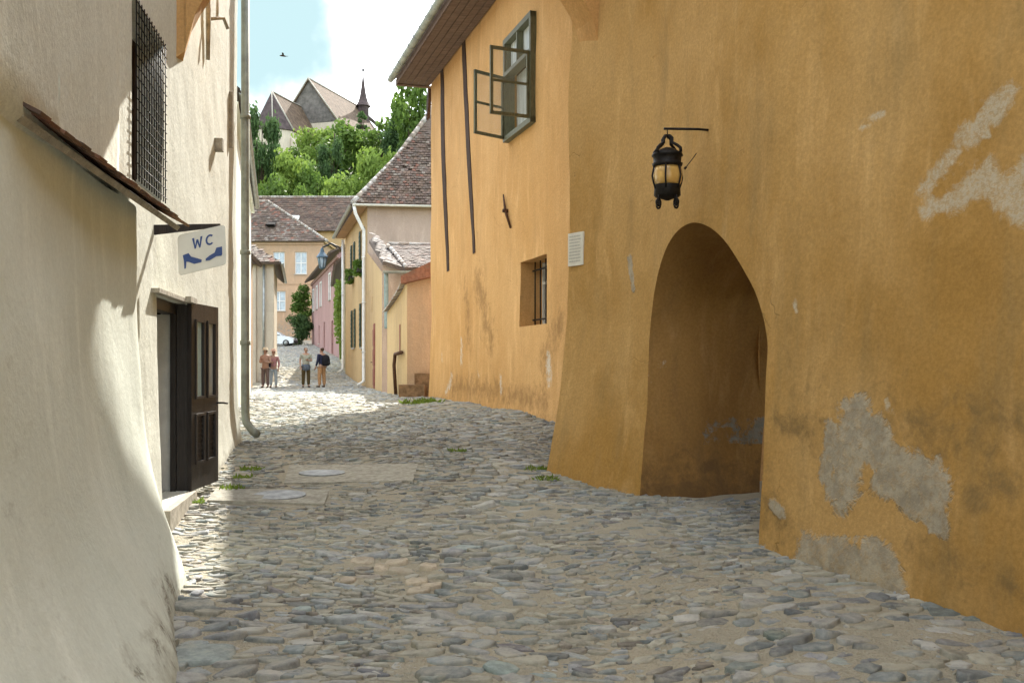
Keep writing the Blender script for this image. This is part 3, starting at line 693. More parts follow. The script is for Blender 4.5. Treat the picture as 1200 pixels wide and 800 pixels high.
for k in range(4):
    a = math.pi/5+k*math.pi/2; d = Vector((math.cos(a), math.sin(a), 0)); mb = MB(); z0 = Vector((c.x,c.y,lz(230)))+d*.105
    mb.tube([z0, z0-Vector((0,0,.035))]+[z0-Vector((0,0,.05))+d*.024*math.cos(q)-Vector((0,0,.028*math.sin(q)+.012)) for q in np.linspace(2.5,-3.4,12)], .010, 5)
    mb.build('scroll_foot', M['iron'], lan)
mb = MB(); w0 = P(803, 197, 8.4); mb.tube([w0, P(807,192,8.43), P(811,187,8.46), P(816,180,8.5)], .004, 5); mb.tube([w0-Vector((.006,0,.008)), w0+Vector((.006,0,.008))], .012, 6); mb.build('wire', M['iron'], lan)

# =================================================================== STREET: mortar bed and cobbles
RBY = [-14,0,2.9,5.37,7.42,7.44,9.46,9.49,10.6,10.7,15.8,24.4,26,43.7,56,70,98,110]; RBX = [5.3,4.3,3.8,2.85,1.95,5.0,5.0,1.28,.5,2.3,.7,-1.95,-3.0,-6.4,-9.5,-12.3,-19.9,-22]
LBY = [-14,0,3.6,5.4,6.5,6.75,14.4,14.5,17,27,30,48,60,70,98,110]; LBX = [.2,-1.5,-2.0,-2.35,-2.55,-2.75,-3.95,-6,-5.0,-7.2,-10,-12,-15,-18,-26,-29]
# street sheet, wide enough to run under the walls
ys = np.concatenate([np.arange(-14,3,.5), np.arange(3,16,.07), np.arange(16,30,.15), np.arange(30,108,.5)]); nu = 150
vs = np.zeros((len(ys), nu, 3))
for i, y in enumerate(ys):
    l = np.interp(y, LBY, LBX)-1.2; r = np.interp(y, [-14,0,5,7.4,9.5,10.6,16,24.4,26,43.7,56,70,98,110], [6,5.5,5.3,5.3,5.3,4.5,2.5,0,-1.5,-5,-8,-11,-18,-20])
    x = np.linspace(l, r, nu); vs[i,:,0] = x; vs[i,:,1] = y
    mid = .010*np.sin(x*9+np.sin(y*5)*1.5)*np.sin(y*8+np.sin(x*4)*2)+.008*np.sin(x*3.3+2*np.sin(y*1.7))*np.sin(y*2.9+1.3*np.sin(x*2.1))
    vs[i,:,2] = G(x, np.full(nu, y))+mid*.8+.005
V = vs.reshape(-1, 3); I, J_ = np.meshgrid(np.arange(len(ys)-1), np.arange(nu-1), indexing='ij'); a = (I*nu+J_).ravel()
def np_mesh(name, V, Fq, mat, smooth=True, colr=None):
    me = bpy.data.meshes.new(name); k = Fq.shape[1]; me.vertices.add(len(V)); me.vertices.foreach_set('co', V.astype(np.float32).ravel())
    me.loops.add(Fq.size); me.loops.foreach_set('vertex_index', Fq.astype(np.int32).ravel()); me.polygons.add(len(Fq))
    me.polygons.foreach_set('loop_start', np.arange(0, Fq.size, k, dtype=np.int32)); me.polygons.foreach_set('loop_total', np.full(len(Fq), k, dtype=np.int32))
    me.update(calc_edges=True); me.polygons.foreach_set('use_smooth', np.full(len(Fq), smooth))
    if colr is not None:
        at = me.color_attributes.new('Col', 'FLOAT_COLOR', 'POINT'); at.data.foreach_set('color', colr.astype(np.float32).ravel())
    me.materials.append(mat); o = bpy.data.objects.new(name, me); col.objects.link(o); return o
o = np_mesh('street', V, np.stack([a, a+1, a+nu+1, a+nu], 1), M['sand']); tag(o, kind='structure')

# cobbles laid in wavering rows
st = []   # x, y, half a, half b, height, rot, colour, round
def colour(kind):
    if kind == 0: c = np.array([.235,.255,.255])*rng.uniform(.62,1.35)+rng.normal(0,.006,3)
    elif kind == 1: c = np.array([.33,.32,.265])*rng.uniform(.72,1.2)
    elif kind == 2: c = np.array([.22,.20,.17])*rng.uniform(.7,1.4)
    elif kind == 3: c = np.array([.33,.33,.31])*rng.uniform(.8,1.3)
    else: c = np.array([.43,.37,.28])*rng.uniform(.85,1.12)
    return np.clip(c, .02, .7)
def inside(x, y, m=.0):
    return np.interp(y, LBY, LBX)+m < x < np.interp(y, RBY, RBX)-m
bricks = []
for px, py, wp in ((408,679,.10),(447,663,.10),(424,658,.17),(464,657,.17),(502,663,.12),(488,678,.15),(505,683,.14),(490,689,.15),(470,666,.18)):
    d = 5.
    for _ in range(30): d = (CH-g1(0,d))*F/(py-HZ)
    bricks.append(((px-600)/F*d, d, wp))
slabs = []
for (xa, xb, ya, yb, sk) in ((243,386,592,573,10),(333,490,566,546,6)):
    def dd(py):
        d = 8.
        for _ in range(40): d = (CH-g1(-1.5,d))*F/(py-HZ)
        return d
    d0, d1 = dd(ya), dd(yb); slabs.append([((xa-600)/F*d0,d0),((xb-6-600)/F*d0,d0),((xb-600)/F*d1,d1),((xa+sk-600)/F*d1,d1)])
def in_poly(x, y, pl, m):
    for i in range(4):
        a, b = pl[i], pl[(i+1) % 4]
        L = math.dist(a, b)
        if ((b[0]-a[0])*(y-a[1])-(b[1]-a[1])*(x-a[0]))/L < -m: return False
    return True
for PASS in (0, 1):
    y = 3.6
    while y < (100 if PASS == 0 else 17):
        lod = 1 if y < 18 else 2 if y < 34 else 3
        sp = (.070 if lod == 1 else .13 if lod == 2 else .24) if PASS == 0 else .135
        l = np.interp(y, LBY, LBX)-.15; r = np.interp(y, RBY, RBX)+.15; x = l+rng.uniform(-.2,0); ph = rng.uniform(0, 6.28)
        while x < r:
            chx = -.02*y-.05+.13*math.sin(y*.8)      # the line of big gutter stones
            big = abs(x-chx) < .36 and y < 17
            rightfoot = (x > 1.0-.1*(y-5) and y < 6.2+.25*math.sin(x*4)) or (x < -1.2 and y < 5.8)
            bg_ = big or rightfoot
            wdt = rng.uniform(.13,.27) if bg_ else rng.uniform(.06,.11)+.14*rng.random()**1.8
            if lod == 2: wdt = rng.uniform(.12,.28)
            if lod == 3: wdt = rng.uniform(.18,.40)
            if bg_ != (PASS == 1): x += wdt; continue
            slant = .35*(x-.5) if x > .5 and y < 14 else 0
            yy = y+.03*math.sin(x*2.3+ph*.4)+.10*math.sin(x*1.1+y*.7)+slant+rng.normal(0,.014)
            xc = x+wdt/2
            hb = sp*.5*rng.uniform(.5,1.2)
            if rng.random() < .05 and not bg_: hb *= 1.7
            if inside(xc, yy, -.02):
                sand_ = .5+.5*math.sin(xc*1.9+yy*.8+1.2)*math.sin(yy*.9-xc*.6)
                bare = (.12 if (.2 < xc < 1.1 and yy < 9) else 0)+.18*(sand_ > .78)
                ht = rng.uniform(.007,.021)*(1.35 if bg_ else 1)
                k = rng.choice([0,0,0,0,0,1,1,1,2,3]) if not bg_ else rng.choice([0,0,0,3,3,1])
                if rng.random() > .03+(bare if not bg_ else bare*.2):
                    st.append((xc, yy, wdt/2*.97, hb, ht, rng.normal(0,.13)+(.32 if slant else 0)+(.22*math.sin(xc*2+yy) if y < 14 else 0), k, lod, rng.uniform(1.9,4.) ))
            x += wdt+rng.uniform(-.015,.008)
        y += sp
st2 = []
for s in st:
    if any(abs(s[0]-b[0]) < b[2]/2+s[2]*.7 and abs(s[1]-b[1]) < .10 for b in bricks): continue
    if any(in_poly(s[0], s[1], pl, .05) for pl in slabs): continue
    st2.append(s)
for _ in range(17000):      # small chips wedged between the stones
    yy = 4+26*rng.random()**1.35; l_ = np.interp(yy, LBY, LBX); r_ = np.interp(yy, RBY, RBX); xx = rng.uniform(l_, r_)
    if any(in_poly(xx, yy, pl, .05) for pl in slabs): continue
    a_ = .012+.035*rng.random()**2
    st2.append((xx, yy, a_, a_*rng.uniform(.4,.9), rng.uniform(.004,.012), rng.normal(0,.5), rng.choice([0,0,1,1,3,2]), 2, rng.uniform(1.8,3)))
for b in bricks: st2.append((b[0], b[1], b[2]/2, .075, .024, .0, 4, 1, 9.))
for (px, py, a_) in ((437,669-18,.13),(385,650,.12),(575,722,.15),(408,725,.13),(590,678,.13),(520,790,.14),(232,770,.24),(228,722,.16)):    # a few large boulders
    d = 5.
    for _ in range(30): d = (CH-g1(0,d))*F/(py-HZ)
    st2.append(((px-600)/F*d, d, a_, a_*.7, .030, .1, 0, 1, 2.4))
def stones(lst, N, rings):
    S = np.array([(s[0],s[1],s[2],s[3],s[4],s[5],s[8]) for s in lst]); n = len(S); C = np.array([colour(s[6]) for s in lst])
    th = np.pi/4*(S[:,6:7] > 8)+np.linspace(0, 2*np.pi, N, endpoint=False)[None,:]+rng.uniform(-.25,.25,(n,N))*(S[:,6:7] < 8)
    e = S[:,6:7]; rad = (np.abs(np.cos(th))**e+np.abs(np.sin(th))**e)**(-1/e)*np.where(e < 8, rng.uniform(.72,1.16,(n,N)), 1.02)
    tilt = rng.normal(0,.10,(n,2)); Vs = []
    cr, sr = np.cos(S[:,5])[:,None], np.sin(S[:,5])[:,None]
    off = rng.uniform(-.12,.12,(n,2))
    base = G(S[:,0], S[:,1])
    for (q, zf) in rings+[(0,1.0)]:
        m = N if q > 0 else 1
        r = rad*q if q > 0 else np.zeros((n,1)); t_ = th if q > 0 else np.zeros((n,1))
        lx = r*np.cos(t_)*S[:,2:3]+off[:,:1]*S[:,2:3]*(1-q); ly = r*np.sin(t_)*S[:,3:4]+off[:,1:]*S[:,3:4]*(1-q)
        z = base[:,None]+np.where(zf < 0, -.05, zf*S[:,4:5])+ (lx*tilt[:,:1]+ly*tilt[:,1:])+rng.normal(0,.0022,(n,m))*(zf > 0)
        Vs.append(np.stack([S[:,0:1]+lx*cr-ly*sr, S[:,1:2]+lx*sr+ly*cr, z], 2))
    V = np.concatenate(Vs, 1); per = V.shape[1]; R = len(rings); fs = []
    for i in range(R-1):
        for k in range(N): a_, b_ = i*N+k, i*N+(k+1) % N; fs += [(a_, b_, b_+N), (a_, b_+N, a_+N)]
    for k in range(N): fs.append(((R-1)*N+k, (R-1)*N+(k+1) % N, R*N))
    Fq = (np.array(fs)[None]+(np.arange(n)*per)[:,None,None]).reshape(-1,3)
    cc = np.concatenate([np.repeat(C, per, 0), np.ones((n*per,1))], 1)
    return V.reshape(-1,3), Fq, cc
VV, FF, CC = [], [], []; o0 = 0
for lod, N, rings in ((1, 10, [(1.05,-1),(1.0,.45),(.95,.88),(.84,1.0),(.42,1.02)]), (2, 8, [(1.02,-1),(.97,.55),(.7,.92)]), (3, 7, [(1.02,-1),(.95,.6),(.6,.95)])):
    v, f, c = stones([s for s in st2 if s[7] == lod], N, rings); VV.append(v); FF.append(f+o0); CC.append(c); o0 += len(v)
o = np_mesh('cobblestone_paving', np.concatenate(VV), np.concatenate(FF), M['stone'], True, np.concatenate(CC)); tag(o, kind='structure')
print('stones', len(st2))
# two slabs with round covers
for i, pl in enumerate(slabs):
    cx = sum(p[0] for p in pl)/4; cy = sum(p[1] for p in pl)/4
    th_ = thing('manhole_slab', (cx, cy, g1(cx, cy)), ['pale concrete slab with a metal cover set in the cobbles just before the open brown door', 'flat concrete slab with a round cover in the cobbles, the farther of the two slabs'][i], 'slab')
    mb = MB(); hgt = .022
    mb.hexa([(p[0],p[1],g1(*p)-.05) for p in pl]+[(p[0],p[1],g1(*p)+hgt) for p in pl]); mb.build('slab', M['slabm'], th_)
    cc_ = (cx+(.10 if i == 0 else -.32), cy); mb = MB(); zt_ = g1(*cc_)+hgt+.004; sl = (g1(cx, cy+.3)-g1(cx, cy-.3))/.6
    ringv = [(cc_[0]+.25*math.cos(a), cc_[1]+.20*math.sin(a), zt_+.004+sl*.20*math.sin(a)+ (-.006)*0) for a in np.linspace(0, 6.283, 28, endpoint=False)]
    mb.add([(a_, b_, c_-.02) for a_, b_, c_ in ringv]+ringv, [tuple(range(28,56))]+[(k, (k+1) % 28, (k+1) % 28+28, k+28) for k in range(28)])
    mb.build('cover', M['covr'], th_)

# =================================================================== TERRAIN
xs = np.concatenate([[-2500,-900,-400,-200], np.arange(-140,80,6), [120,250,600,1500]]); yt = np.concatenate([[-600,-60,-14], np.arange(-8,108,4), np.arange(108,260,4), [300,400,700,1500,3000]])
V = np.array([(x, y_, gz(y_)-.13-(.0 if y_ < 104 else -.13)+(noise.noise(Vector((x*.03, y_*.03, 0)))*3*min(1, max(0, (y_-120)/50)))) for y_ in yt for x in xs])
I, J_ = np.meshgrid(np.arange(len(yt)-1), np.arange(len(xs)-1), indexing='ij'); a = (I*len(xs)+J_).ravel(); k = len(xs)
o = np_mesh('ground', V, np.stack([a, a+1, a+k+1, a+k], 1), M['grass']); tag(o, kind='structure')

# =================================================================== roofs, windows, houses
TC = [(.13,.09,.065),(.11,.078,.055),(.16,.11,.08),(.19,.15,.115),(.095,.07,.052),(.22,.185,.15),(.20,.095,.065),(.14,.10,.08),(.17,.12,.095),(.13,.09,.07)]
TCR = [(.13,.08,.055),(.11,.07,.052),(.15,.09,.062),(.095,.065,.05),(.125,.085,.06)]
def tiles(pts, parent, tw=.2, th_=.2, name='roof', mat='tile', cols=TC, thick=.12, lift=.03):
    """roof plane through the corner points; first edge is the eave"""
    p = [Vector(q) for q in pts]; u = (p[1]-p[0]).normalized(); n = u.cross(p[2]-p[0]).normalized()
    if n.z < 0: n = -n
    v = n.cross(u)
    if v.z < 0: v = -v
    P2 = [((q-p[0]).dot(u), (q-p[0]).dot(v)) for q in p]
    def inp(a, b):
        c_ = False; j = len(P2)-1
        for i in range(len(P2)):
            (xi, yi), (xj, yj) = P2[i], P2[j]
            if (yi > b) != (yj > b) and a < (xj-xi)*(b-yi)/(yj-yi)+xi: c_ = not c_
            j = i
        return c_
    mb = MB(); mb.slab(p, thick, (.12,.09,.07)); rn = random.Random(int(abs(p[0].x*10+p[0].y)))
    a0, a1 = min(q[0] for q in P2), max(q[0] for q in P2); b0, b1 = min(q[1] for q in P2), max(q[1] for q in P2)
    r = 0; b = b0
    while b < b1:
        a = a0-(.5*tw if r % 2 else 0)
        while a < a1:
            ca, cb = a+tw/2, b+th_/2
            if inp(ca, cb):
                l = lift*rn.uniform(.5,1.6); l2 = l+rn.uniform(-.012,.012); c_ = rn.choice(cols); k_ = rn.uniform(.75,1.25)*(1+.25*noise.noise(Vector((ca*.4, cb*.4, 3))))
                if rn.random() < .012: a += tw; continue
                lo = b-.02+rn.uniform(-.015,.015); hi = b+th_*1.15; g_ = tw*.04
                q = [p[0]+u*(a+g_)+v*lo+n*l, p[0]+u*(a+tw-g_)+v*lo+n*l2, p[0]+u*(a+tw-g_)+v*hi+n*.008, p[0]+u*(a+g_)+v*hi+n*.008]
                mb.add(q+[w_-n*.018 for w_ in q[:2]], [(0,1,2,3),(4,5,1,0)], False, tuple(min(.8, x*k_) for x in c_))
            a += tw
        b += th_; r += 1
    return mb.build(name, M[mat], parent)
def cap_line(pts, parent, r=.11, name='ridge_tiles', cols=((.42,.40,.36),(.30,.25,.2),(.36,.32,.28))):
    mb = MB(); rn = random.Random(4); pts = [Vector(q) for q in pts]
    for a, b in zip(pts, pts[1:]):
        L = (b-a).length; k = max(1, int(L/.38))
        for i in range(k):
            t0, t1 = i/k, (i+.96)/k; n0 = len(mb.v); mb.tube([a.lerp(b, t0), a.lerp(b, t1)], [r*rn.uniform(1,1.15), r*.9], 7, True)
            if mb.c is None: mb.c = []
            mb.c += [rn.choice(cols)]*(len(mb.v)-n0)
    return mb.build(name, M['tile'], parent)
def windw(fr, s0, s1, z0, z1, parent, dep=.16, fm='whitep', gm='blue_glass', shut=None, nv=1, nh=2, sill=True, sur=None):
    mb = MB(); mb.fbox(fr, s0-.02, s1+.02, -dep-.03, -dep, z0-.02, z1+.02); w_ = mb.build('window', M[gm], parent)
    mb = MB(); k = max(.05, (s1-s0)*.07)
    for i in range(nv+2): q = s0+(s1-s0-k)*i/(nv+1); mb.fbox(fr, q, q+k, -dep+.002, -dep+.05, z0, z1)
    for i in range(nh+2): q = z0+(z1-z0-k)*i/(nh+1); mb.fbox(fr, s0+.003, s1-.003, -dep+.004, -dep+.047, q, q+k)
    mb.build('frame', M[fm], w_)
    if sill: mb = MB(); mb.fbox(fr, s0-.08, s1+.08, -dep+.06, .09, z0-.09, z0-.006); mb.build('sill', M['step'], w_)
    if shut:
        for side in (0, 1):
            mb = MB(); a_, b_ = (s0-(s1-s0)*.48, s0-.03) if side == 0 else (s1+.03, s1+(s1-s0)*.48)
            mb.fbox(fr, a_, b_, .02, .06, z0, z1)
            for i in range(8): q = z0+.08+(z1-z0-.16)*i/8; mb.fbox(fr, a_+.05, b_-.05, .06, .075, q, q+(z1-z0)*.05)
            mb.build('shutter', M[shut], w_)
    if sur:
        mb = MB(); mb.fbox(fr, s0-.16, s0-.005, .0, .04, z0-.1, z1+.14); mb.fbox(fr, s1+.005, s1+.16, .0, .04, z0-.1, z1+.14); mb.fbox(fr, s0-.005, s1+.005, .0, .04, z1+.005, z1+.14)
        mb.build('surround', M[sur], w_)
    return w_
def door(fr, s0, s1, z0, z1, parent, mat, dep=.12):
    mb = MB(); mb.fbox(fr, s0, s1, -dep-.04, -dep, z0, z1)
    for i in range(3):
        q = z0+.12+(z1-z0-.2)*i/3
        for a_, b_ in ((s0+.07, (s0+s1)/2-.04), ((s0+s1)/2+.04, s1-.07)): mb.fbox(fr, a_, b_, -dep, -dep+.025, q, q+(z1-z0)*.25)
    d_ = mb.build('door', M[mat], parent)
    mb = MB(); mb.tube([fr(s1-.1, -dep+.03, z0+1), fr(s1-.1, -dep+.09, z0+1), fr(s1-.2, -dep+.09, z0+1)], .015, 5); mb.build('handle', M['iron'], d_); return d_
def linear(fr, amp=.02):
    def f(s, z, off): p = fr(s, 0, z); return fr(s, off+nz(p, .5, amp), z)
    return f
def bstain(k=.6, hh=1.):
    def f(p): return (0, .3 if (p.z-gz(p.y)) < .4 else 0, max(0, k-(p.z-gz(p.y))/hh))
    return f

# ---- big yellow house with hipped roof (right, middle distance)
YC = Vector((-6.46,43.7,0)); YF = Vector((-9.2,54.2,0)); fY = frame(YC.x, YC.y, YF.x-YC.x, YF.y-YC.y, -1); LY = (YF-YC).length
def sY(px):   # along the facade from a picture column
    a = (px-600)/F; t_ = (YC.x-a*YC.y)/(a*(YF.y-YC.y)/LY-(YF.x-YC.x)/LY); return t_
yh = thing('yellow_house', (-7.8,49,.7), 'two storey yellow house with green shutters and a hipped tile roof, behind the lean-to', 'building')
holes = []
wsp = ((414,6.1,7.75),(424.5,6.1,7.9),(414.5,2.5,4.4),(425,2.45,4.5))
for px, z0, z1 in wsp: s_ = sY(px); holes.append((s_-.55, s_+.55, z0, z1))
mb = MB(); facade(mb, linear(fY), 0, LY, 0, 8.8, holes, .18, .5, .5, False, bstain())
fYs = frame(YC.x, YC.y, 9, 1.2, 1)
facade(mb, linear(fYs), 0, 9, 6.3, 8.8, (), .1, 1, 1, False, lambda p: (0,0,0))
facade(mb, linear(fYs), 0, 9, 0, 6.3, (), .1, 1, 1, False, lambda p: (0,0,0))
mb.add([fY(LY,0,0), fY(LY,-9,0), fY(LY,-9,8.8), fY(LY,0,8.8)], [(0,1,2,3)], False, (0,0,0)); mb.build('wall', M['yellow'], yh)
mb = MB(); mb.fbox(fYs, .02, 9, .01, .03, 5.2, 8.8); mb.build('upper_wall_sheet', M['greyp'], yh)  # greyer sheet over the upper part of the end wall
for k_, (px, z0, z1) in enumerate(wsp):
    s_ = sY(px); w_ = windw(fY, s_-.55, s_+.55, z0, z1, yh, .16, 'gwood', 'glass_dark', 'greendoor' if k_ != 3 else 'greendoor')
    if k_ < 2:
        mb = MB(); mb.fbox(fY, s_-.5, s_+.5, .05, .28, z0-.2, z0-.02); mb.build('flower_box', M['dwood'], yh)
        mb = MB(); rn = random.Random(k_)
        for i in range(260):
            c_ = fY(s_+rn.uniform(-.6,.6), rn.uniform(.0,.38), z0+rn.uniform(-.35,.35)); r_ = .07; a_ = Vector((rn.gauss(0,1),rn.gauss(0,1),rn.gauss(0,1))).normalized()*r_; b_ = a_.orthogonal().normalized()*r_
            mb.add([c_-a_, c_+b_, c_+a_, c_-b_], [(0,1,2,3)])
        mb.build('window_box_plants', M['leaf_mid'], yh)
AP = Vector((-3.2,48.7,15.3)); AB = Vector((-5.9,60,15.3)); eC = Vector((-7.0,43.15,8.75)); eF = fY(LY+.4,.55,8.75); eR = Vector((3.2,44.5,8.75)); HM = eC.lerp(AP,.42)-Vector((0,0,.35))
tiles([eC, eR, Vector((3.5,49.9,15.3)), AP, HM], yh, .17, .17, 'roof_front', lift=.05)
tiles([eF, eC, HM, AP, AB], yh, .3, .3, 'roof_side', lift=.04)
cap_line([eC, HM, AP], yh, .13)
def half_gutter(a, b, r, parent, mat='whitep'):
    a = Vector(a); b = Vector(b); d = (b-a).normalized(); sd = d.cross(Vector((0,0,1))).normalized(); mb = MB(); vs = []
    for p_ in (a, b):
        for k in range(7): t_ = math.pi*k/6; vs.append(p_+sd*r*math.cos(t_)-Vector((0,0,r*math.sin(t_))))
    mb.add(vs, [(k, k+1, k+8, k+7) for k in range(6)], True); return mb.build('gutter', M[mat], parent)
half_gutter(eC+Vector((0,-.08,-.06)), eR+Vector((0,-.08,-.06)), .09, yh); half_gutter(eC+Vector((-.07,0,-.06)), eF+Vector((-.07,0,-.06)), .09, yh, 'zinc')
mb = MB(); mb.fbox(fY, -.3, LY+.3, .02, .5, 8.62, 8.68); mb.build('eave_board', M['orange_pl'], yh)
q = fY(.0,.14,0); pipe([(eC.x+.05,eC.y,8.66),(eC.x+.1,eC.y+.1,8.3),(q.x,q.y,7.6),(q.x,q.y,g1(q.x,q.y)+.3),(q.x-.22,q.y-.25,g1(q.x,q.y)+.12)], .075, 'whitep', yh, straps=[(q.x,q.y,z) for z in (2.2,4.4,6.4)])
q = fY(LY-.1,.14,0); pipe([(q.x,q.y,8.5),(q.x,q.y,g1(q.x,q.y)+.3),(q.x-.25,q.y-.2,g1(q.x,q.y)+.1)], .08, 'whitep', yh, straps=[(q.x,q.y,z) for z in (3,5.5)])

# ---- lean-to annexe against it
an_ = thing('lean_to_annexe', (-5.2,38,.7), 'yellow lean-to annexe with a faded red door, a small tiled roof and a grey-green downpipe', 'building')
f1 = frame(-4.4,33.2, -2.06,10.5, -1); L1 = math.hypot(2.06,10.5)
def s1_(px):
    a = (px-600)/F; return (-4.4-a*33.2)/(a*10.5/L1+2.06/L1)
mb = MB(); sd = s1_(438.5); hd = (sd-.55, sd+.55, .72, 3.2, .02)
topz = lambda s: 4.75+1.9*s/L1
pos1 = lambda s, z, o: linear(f1)(s, z if z < 4.7 else 4.7+(topz(s)-4.7), o)
facade(mb, linear(f1), 0, L1, 0, 4.7, [hd, (s1_(436.5)-.0, s1_(436.5)+.5, 3.75, 4.35, .12)], .15, .5, .5, False, bstain())
mb.add([f1(0,0,4.7), f1(L1,0,4.7), f1(L1,0,topz(L1)), f1(0,0,topz(0))], [(0,1,2,3)], False, (0,0,0)); mb.build('wall', M['yellow'], an_)
door(f1, hd[0], hd[1], .72, 3.2, an_, 'reddoor', -.02)
mb = MB(); mb.fbox(f1, s1_(436.5), s1_(436.5)+.5, -.14, -.1, 3.75, 4.35); mb.build('window', M['reddoor'], an_)
f2 = frame(-4.4,33.2, 1, .05, 1)
mb = MB(); facade(mb, linear(f2), 0, 7, 0, 5.0, (), .1, .6, .6, False, lambda p: (0,0,0)); mb.build('end_wall', M['greyp'], an_)
# roofs
tiles([P(449,306,33.0), P(476,314.5,32.8), P(441,275,38.2), P(433,281,38.4)], an_, .22, .26, 'roof_strip', cols=[(.19,.17,.155),(.16,.14,.12),(.21,.195,.18),(.15,.12,.10)], lift=.02)
tiles([P(474,313.5,32.7), P(530,313.5,32.7), P(530,287,35.8), P(455,286,35.9)], an_, .2, .22, 'roof', cols=[(.085,.06,.045),(.07,.05,.04),(.10,.065,.05),(.12,.09,.07),(.08,.06,.05)], lift=.02)
cap_line([P(455,286,35.9), P(530,287,35.8)], an_, .08); cap_line([P(476,313,32.75), P(461,294,35), P(454,287,35.8)], an_, .07, 'verge')
half_gutter(P(449,317.5,32.7), P(503,317.5,32.7), .085, an_, 'zinc')
pg = P(452.5,318,32.8); gB = P(453,385,32.8)
pipe([pg, pg+Vector((0,0,-.25)), Vector((gB.x,gB.y,gB.z+.05)), gB], .075, 'pgrey', an_)
# ---- courtyard wall in front
yw = thing('yard_wall', (-3.2,28.5,.75), 'stained yellow yard wall with a curved tiled top and rusty pipe, next to the tall ochre house', 'wall')
g0 = Vector((-3.98,31.3,0)); g1_ = Vector((-2.78,26.0,0)); f3 = frame(g1_.x, g1_.y, g0.x-g1_.x, g0.y-g1_.y, -1); L3 = (g0-g1_).length
tz3 = lambda s: 3.92-.62*(s/L3)**.6+ .12*math.sin(s*1.2)*0
n = 14; mb = MB(); mb.c = []
for i in range(n):
    a_, b_ = L3*i/n, L3*(i+1)/n
    mb.hexa([f3(a_,0,0), f3(b_,0,0), f3(b_,-.35,0), f3(a_,-.35,0), f3(a_,0,tz3(a_)), f3(b_,0,tz3(b_)), f3(b_,-.35,tz3(b_)), f3(a_,-.35,tz3(a_))], (0,.12,.25))
mb.build('wall', M['yellow'], yw)
mb = MB(); rn = random.Random(8)
for i in range(26):
    a_, b_ = L3*i/26, L3*(i+.95)/26; c_ = rn.choice([(.45,.42,.37),(.33,.28,.23),(.24,.15,.11)])
    mb.hexa([f3(a_,.14,tz3(a_)-.02), f3(b_,.14,tz3(b_)-.02), f3(b_,-.4,tz3(b_)+.16), f3(a_,-.4,tz3(a_)+.16), f3(a_,.14,tz3(a_)+.03), f3(b_,.14,tz3(b_)+.03), f3(b_,-.4,tz3(b_)+.2), f3(a_,-.4,tz3(a_)+.2)], c_)
mb.build('coping_tiles', M['tile'], yw)
f4 = frame(g1_.x, g1_.y, 1, -.28, 1); mb = MB(); facade(mb, linear(f4, .01), .0, 1.3, 0, 3.95, (), .1, .4, .4, False, bstain(.4)); mb.build('return_wall', M['orange_pl'], yw)
mb = MB(); mb.hexa([f4(-.08,.25,3.75), f4(1.2,.2,4.0), f4(1.2,-.2,4.0), f4(-.08,-.2,3.75), f4(-.08,.25,3.95), f4(1.2,.2,4.5), f4(1.2,-.2,4.5), f4(-.08,-.2,3.95)], (.24,.11,.07)); mb.build('return_coping', M['tile'], yw)
a_ = f3(L3*.40,.07,0); pipe([(a_.x+.35,a_.y-1.6,1.95),(a_.x-.02,a_.y,1.92),(a_.x-.05,a_.y,1.6),(a_.x,a_.y,.75)], .05, 'rust', yw)
mb = MB(); mb.fbox(f3, L3*.30-.06, L3*.30+.1, .005, .02, 2.0, 2.75); mb.build('red_stain_board', M['reddoor'], yw)
stp = thing('stone_step', (-2.5,25,.76), 'brown block steps at the foot of the yard wall beside the tall ochre house', 'steps')
mb = MB(); z_ = g1(-2.6,24.8); mb.box(-2.85,-2.2,24.7,25.6,z_-.1,z_+.33); mb.build('lower_step', M['brownstep'], stp)
mb = MB(); mb.box(-2.48,-1.95,24.95,25.9,z_-.1,z_+.62); mb.build('upper_step', M['brownstep'], stp)

# ---- ivy house between
gh = thing('small_green_house', (-11,62,1.5), 'narrow pale house with climbing plants between the yellow house and the pink house', 'building')
f5 = frame(-9.35,55, -3.05,15.4, -1); L5 = math.hypot(3.05,15.4)
ww5 = [(9, 10.2, 3.6, 5.2), (5.2,6.2,3.6,5.2), (11.5,12.5,1.6,4.)]
mb = MB(); facade(mb, linear(f5), 0, L5, 0, 7.4, ww5, .15, 1, 1, False, bstain()); mb.add([f5(L5,0,0), f5(L5,-6,0), f5(L5,-6,7.4), f5(L5,0,7.4)], [(0,1,2,3)], False, (0,0,0)); mb.build('wall', M['greenish'], gh)
for w_ in ww5[:2]: windw(f5, *w_, gh, .13, 'whitep', 'glass_dark')
door(f5, 11.5, 12.5, 1.6, 4., gh, 'reddoor')
tiles([f5(-.3,.6,7.3), f5(L5+.2,.6,7.3), f5(L5+.2,-4,11.5), f5(-.3,-4,11.5)], gh, .3, .3, 'roof')
mb = MB(); rn = random.Random(12)
for i in range(520):
    s_ = rn.gauss(5.6,1.9); z_ = min(6.6, max(3., rn.gauss(5.0,.9))); c_ = f5(min(9,max(3,s_)), rn.uniform(.05,.45), z_); r_ = .13
    a_ = Vector((rn.gauss(0,1),rn.gauss(0,1),rn.gauss(0,1))).normalized()*r_; b_ = a_.orthogonal().normalized()*r_; mb.add([c_-a_, c_+b_, c_+a_, c_-b_], [(0,1,2,3)])
for k in range(7):
    p_ = [f5(3.2+k*.9+.35*math.sin(j*1.3+k), .10+.03*j, 2.+j*.75) for j in range(7)]; mb.tube(p_, .03, 5)
mb.tube([f5(2.9,.09,3.1), f5(9.3,.12,3.1)], .05, 5); mb.build('climbing_plant', M['leaf_light'], gh)
